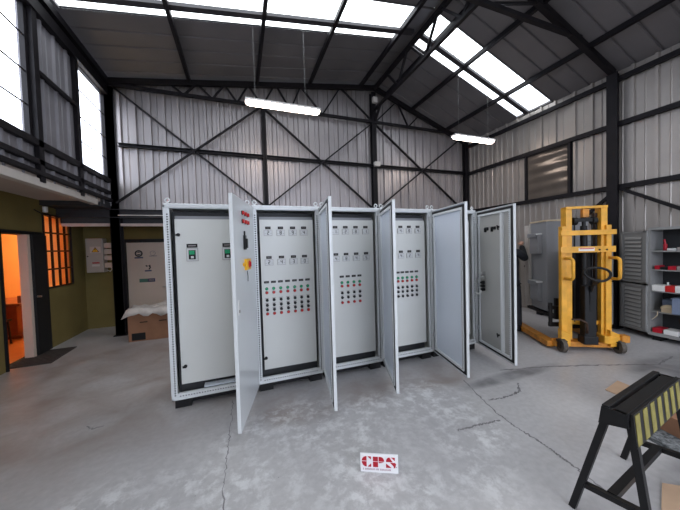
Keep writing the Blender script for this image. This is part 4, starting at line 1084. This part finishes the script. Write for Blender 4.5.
item(2.06, 2.21, z, .07, 'white', 'white carton on the cupboard floor beside the crimson one', 'box', 'carton', .0)
b = MB(); b.bar((6.03, 1.98, Z0 + z + .02), (6.10, 2.07, Z0 + z + .25), .03, .05); one(b, 'wood_offcut', 'brown', 'short brown wood offcut leaning inside the cupboard bottom', 'wood offcut', 'goods on the cupboard shelves')
b = MB(); b.bar((6.05, 1.90, Z0 + z + .03), (6.04, 2.02, Z0 + z + .10), .03, .05); one(b, 'wood_offcut', 'lifto', 'orange painted wood offcut in front of the brown one', 'wood offcut', 'goods on the cupboard shelves')
# plinth blocks
for y in (2.30, 1.55): one(MB().box(6.05, 6.3, y - .05, y + .05, 0, .08), 'support_block', 'black', 'dark block under the open cupboard, %s' % ('by its hinge side' if y > 2 else 'at its hidden end'), 'block')
# second cupboard beyond the column
t = thing('storage_cupboard', 'grey storage cupboard mostly hidden behind the yellow stacker', 'cupboard', (6.0, 3.28, .08))
b = MB(); b.box(0, .38, 0, .03, 0, 1.64); b.box(0, .38, .87, .9, 0, 1.64); b.box(.36, .38, .03, .87, 0, 1.64); b.box(-.01, .38, 0, .9, 1.64, 1.68); b.box(0, .38, .03, .87, 0, .05); b.build('body', 'encl2', t)
for z in SZ: MB().box(.01, .355, .03, .87, z - .018, z).build('shelf', 'encl2', t)
MB().box(.30, .355, .03, .87, .05, 1.64).build('interior_shade', 'dark_gap', t)  # shade inside this cupboard put into a dark sheet
def ld(z0, z1): 
    d = louvre_door(t, 0, -.004, z0, z1, math.radians(-83)); return d
ld(.80, 1.63); ld(.03, .77)
for y in (3.33, 4.1): one(MB().box(6.05, 6.3, y - .05, y + .05, 0, .08), 'support_block', 'black', 'dark block under the cupboard behind the stacker, %s' % ('near the column' if y < 4 else 'far end'), 'block')

# ---------------------------------------------------------------- lights
w = bpy.data.worlds.new('sky'); S.world = w; w.use_nodes = True
nt = w.node_tree; bg = nt.nodes['Background']
tc = nt.nodes.new('ShaderNodeTexCoord'); sx = nt.nodes.new('ShaderNodeSeparateXYZ'); rp = nt.nodes.new('ShaderNodeValToRGB')
rp.color_ramp.elements[0].position = 0; rp.color_ramp.elements[0].color = (.72, .80, 1, 1); rp.color_ramp.elements[1].position = .6; rp.color_ramp.elements[1].color = (.93, .96, 1, 1)
nt.links.new(tc.outputs['Generated'], sx.inputs[0]); nt.links.new(sx.outputs['Z'], rp.inputs['Fac']); nt.links.new(rp.outputs['Color'], bg.inputs['Color'])
bg.inputs['Strength'].default_value = 3.2

def area(name, loc, rot, sx_, sy_, power, col, portal=False, mat_=None):
    l = bpy.data.lights.new(name, 'AREA'); l.shape = 'RECTANGLE'; l.size = sx_; l.size_y = sy_; l.energy = power; l.color = col
    if portal: l.cycles.is_portal = True
    o = bpy.data.objects.new(name, l); C.objects.link(o); o.location = loc; o.rotation_euler = rot
    return o
def portal(name, c, n, ux, sx_, sy_):
    n = Vector(n).normalized(); ux = Vector(ux).normalized(); uy = (-n).cross(ux).normalized()   # light shines along -Z local = n
    o = area(name, c, (0, 0, 0), sx_, sy_, 0, (1, 1, 1), True)
    o.matrix_world = Matrix.Translation(c) @ Matrix((ux, uy, -n)).transposed().to_4x4()
for a, b in SK:
    xa, xb = XL + .1, RX - .3; za, zb = roofz(xa), roofz(xb)
    portal('skylight_portal', ((xa + xb) / 2, (a + b) / 2, (za + zb) / 2 + .05), ((zb - za), 0, -(xb - xa)), (xb - xa, 0, zb - za), math.hypot(xb - xa, zb - za), b - a)
    xa, xb = RX + .1, XR; za, zb = roofz(xa), roofz(xb)
    portal('skylight_portal', ((xa + xb) / 2, (a + b) / 2, (za + zb) / 2 + .05), ((zb - za), 0, -(xb - xa)), (xb - xa, 0, zb - za), math.hypot(xb - xa, zb - za), b - a)
for a, b in LW: portal('window_portal', (XL - .02, (a + b) / 2, 3.79), (1, 0, 0), (0, 1, 0), b - a, 1.6)
portal('gate_portal', (2.55, YF - .02, 2.0), (0, 1, 0), (1, 0, 0), 4.7, 4.0)
# warm lamp of the inner room
l = bpy.data.lights.new('room_lamp', 'POINT'); l.energy = 90; l.color = (1, .60, .27); l.shadow_soft_size = .12
o = bpy.data.objects.new('room_lamp', l); C.objects.link(o); o.location = (-3.75, 8.7, 2.25)

# ---------------------------------------------------------------- camera
cam = bpy.data.cameras.new('camera'); cam.sensor_width = 36; cam.lens = 36 * 274.14 / 680; cam.clip_start = .05; cam.clip_end = 200
co = bpy.data.objects.new('camera', cam); C.objects.link(co)
yaw, pit, rol = -0.34905, 0.029858, -0.02894
cy, sy, cp, sp_, cr, sr = math.cos(yaw), math.sin(yaw), math.cos(pit), math.sin(pit), math.cos(rol), math.sin(rol)
Bm = Matrix(((1, 0, 0), (0, 0, -1), (0, 1, 0)))
Ry = Matrix(((cy, 0, sy), (0, 1, 0), (-sy, 0, cy))); Rx = Matrix(((1, 0, 0), (0, cp, -sp_), (0, sp_, cp))); Rz = Matrix(((cr, -sr, 0), (sr, cr, 0), (0, 0, 1)))
Mw = Rz @ Rx @ Ry @ Bm                     # world -> cv camera
R = Mw.transposed() @ Matrix(((1, 0, 0), (0, -1, 0), (0, 0, -1)))
co.matrix_world = Matrix.Translation((0, 0, 1.6)) @ R.to_4x4()
S.camera = co
S.view_settings.view_transform = 'Standard'; S.view_settings.look = 'None'; S.view_settings.gamma = 1; S.view_settings.use_curve_mapping = False
S.view_settings.exposure = 0.95
S.cycles.use_denoising = True
S.cycles.max_bounces = 10; S.cycles.diffuse_bounces = 6; S.cycles.glossy_bounces = 4; S.cycles.transparent_max_bounces = 12
S.cycles.sample_clamp_indirect = 6
S.cycles.caustics_reflective = False; S.cycles.caustics_refractive = False
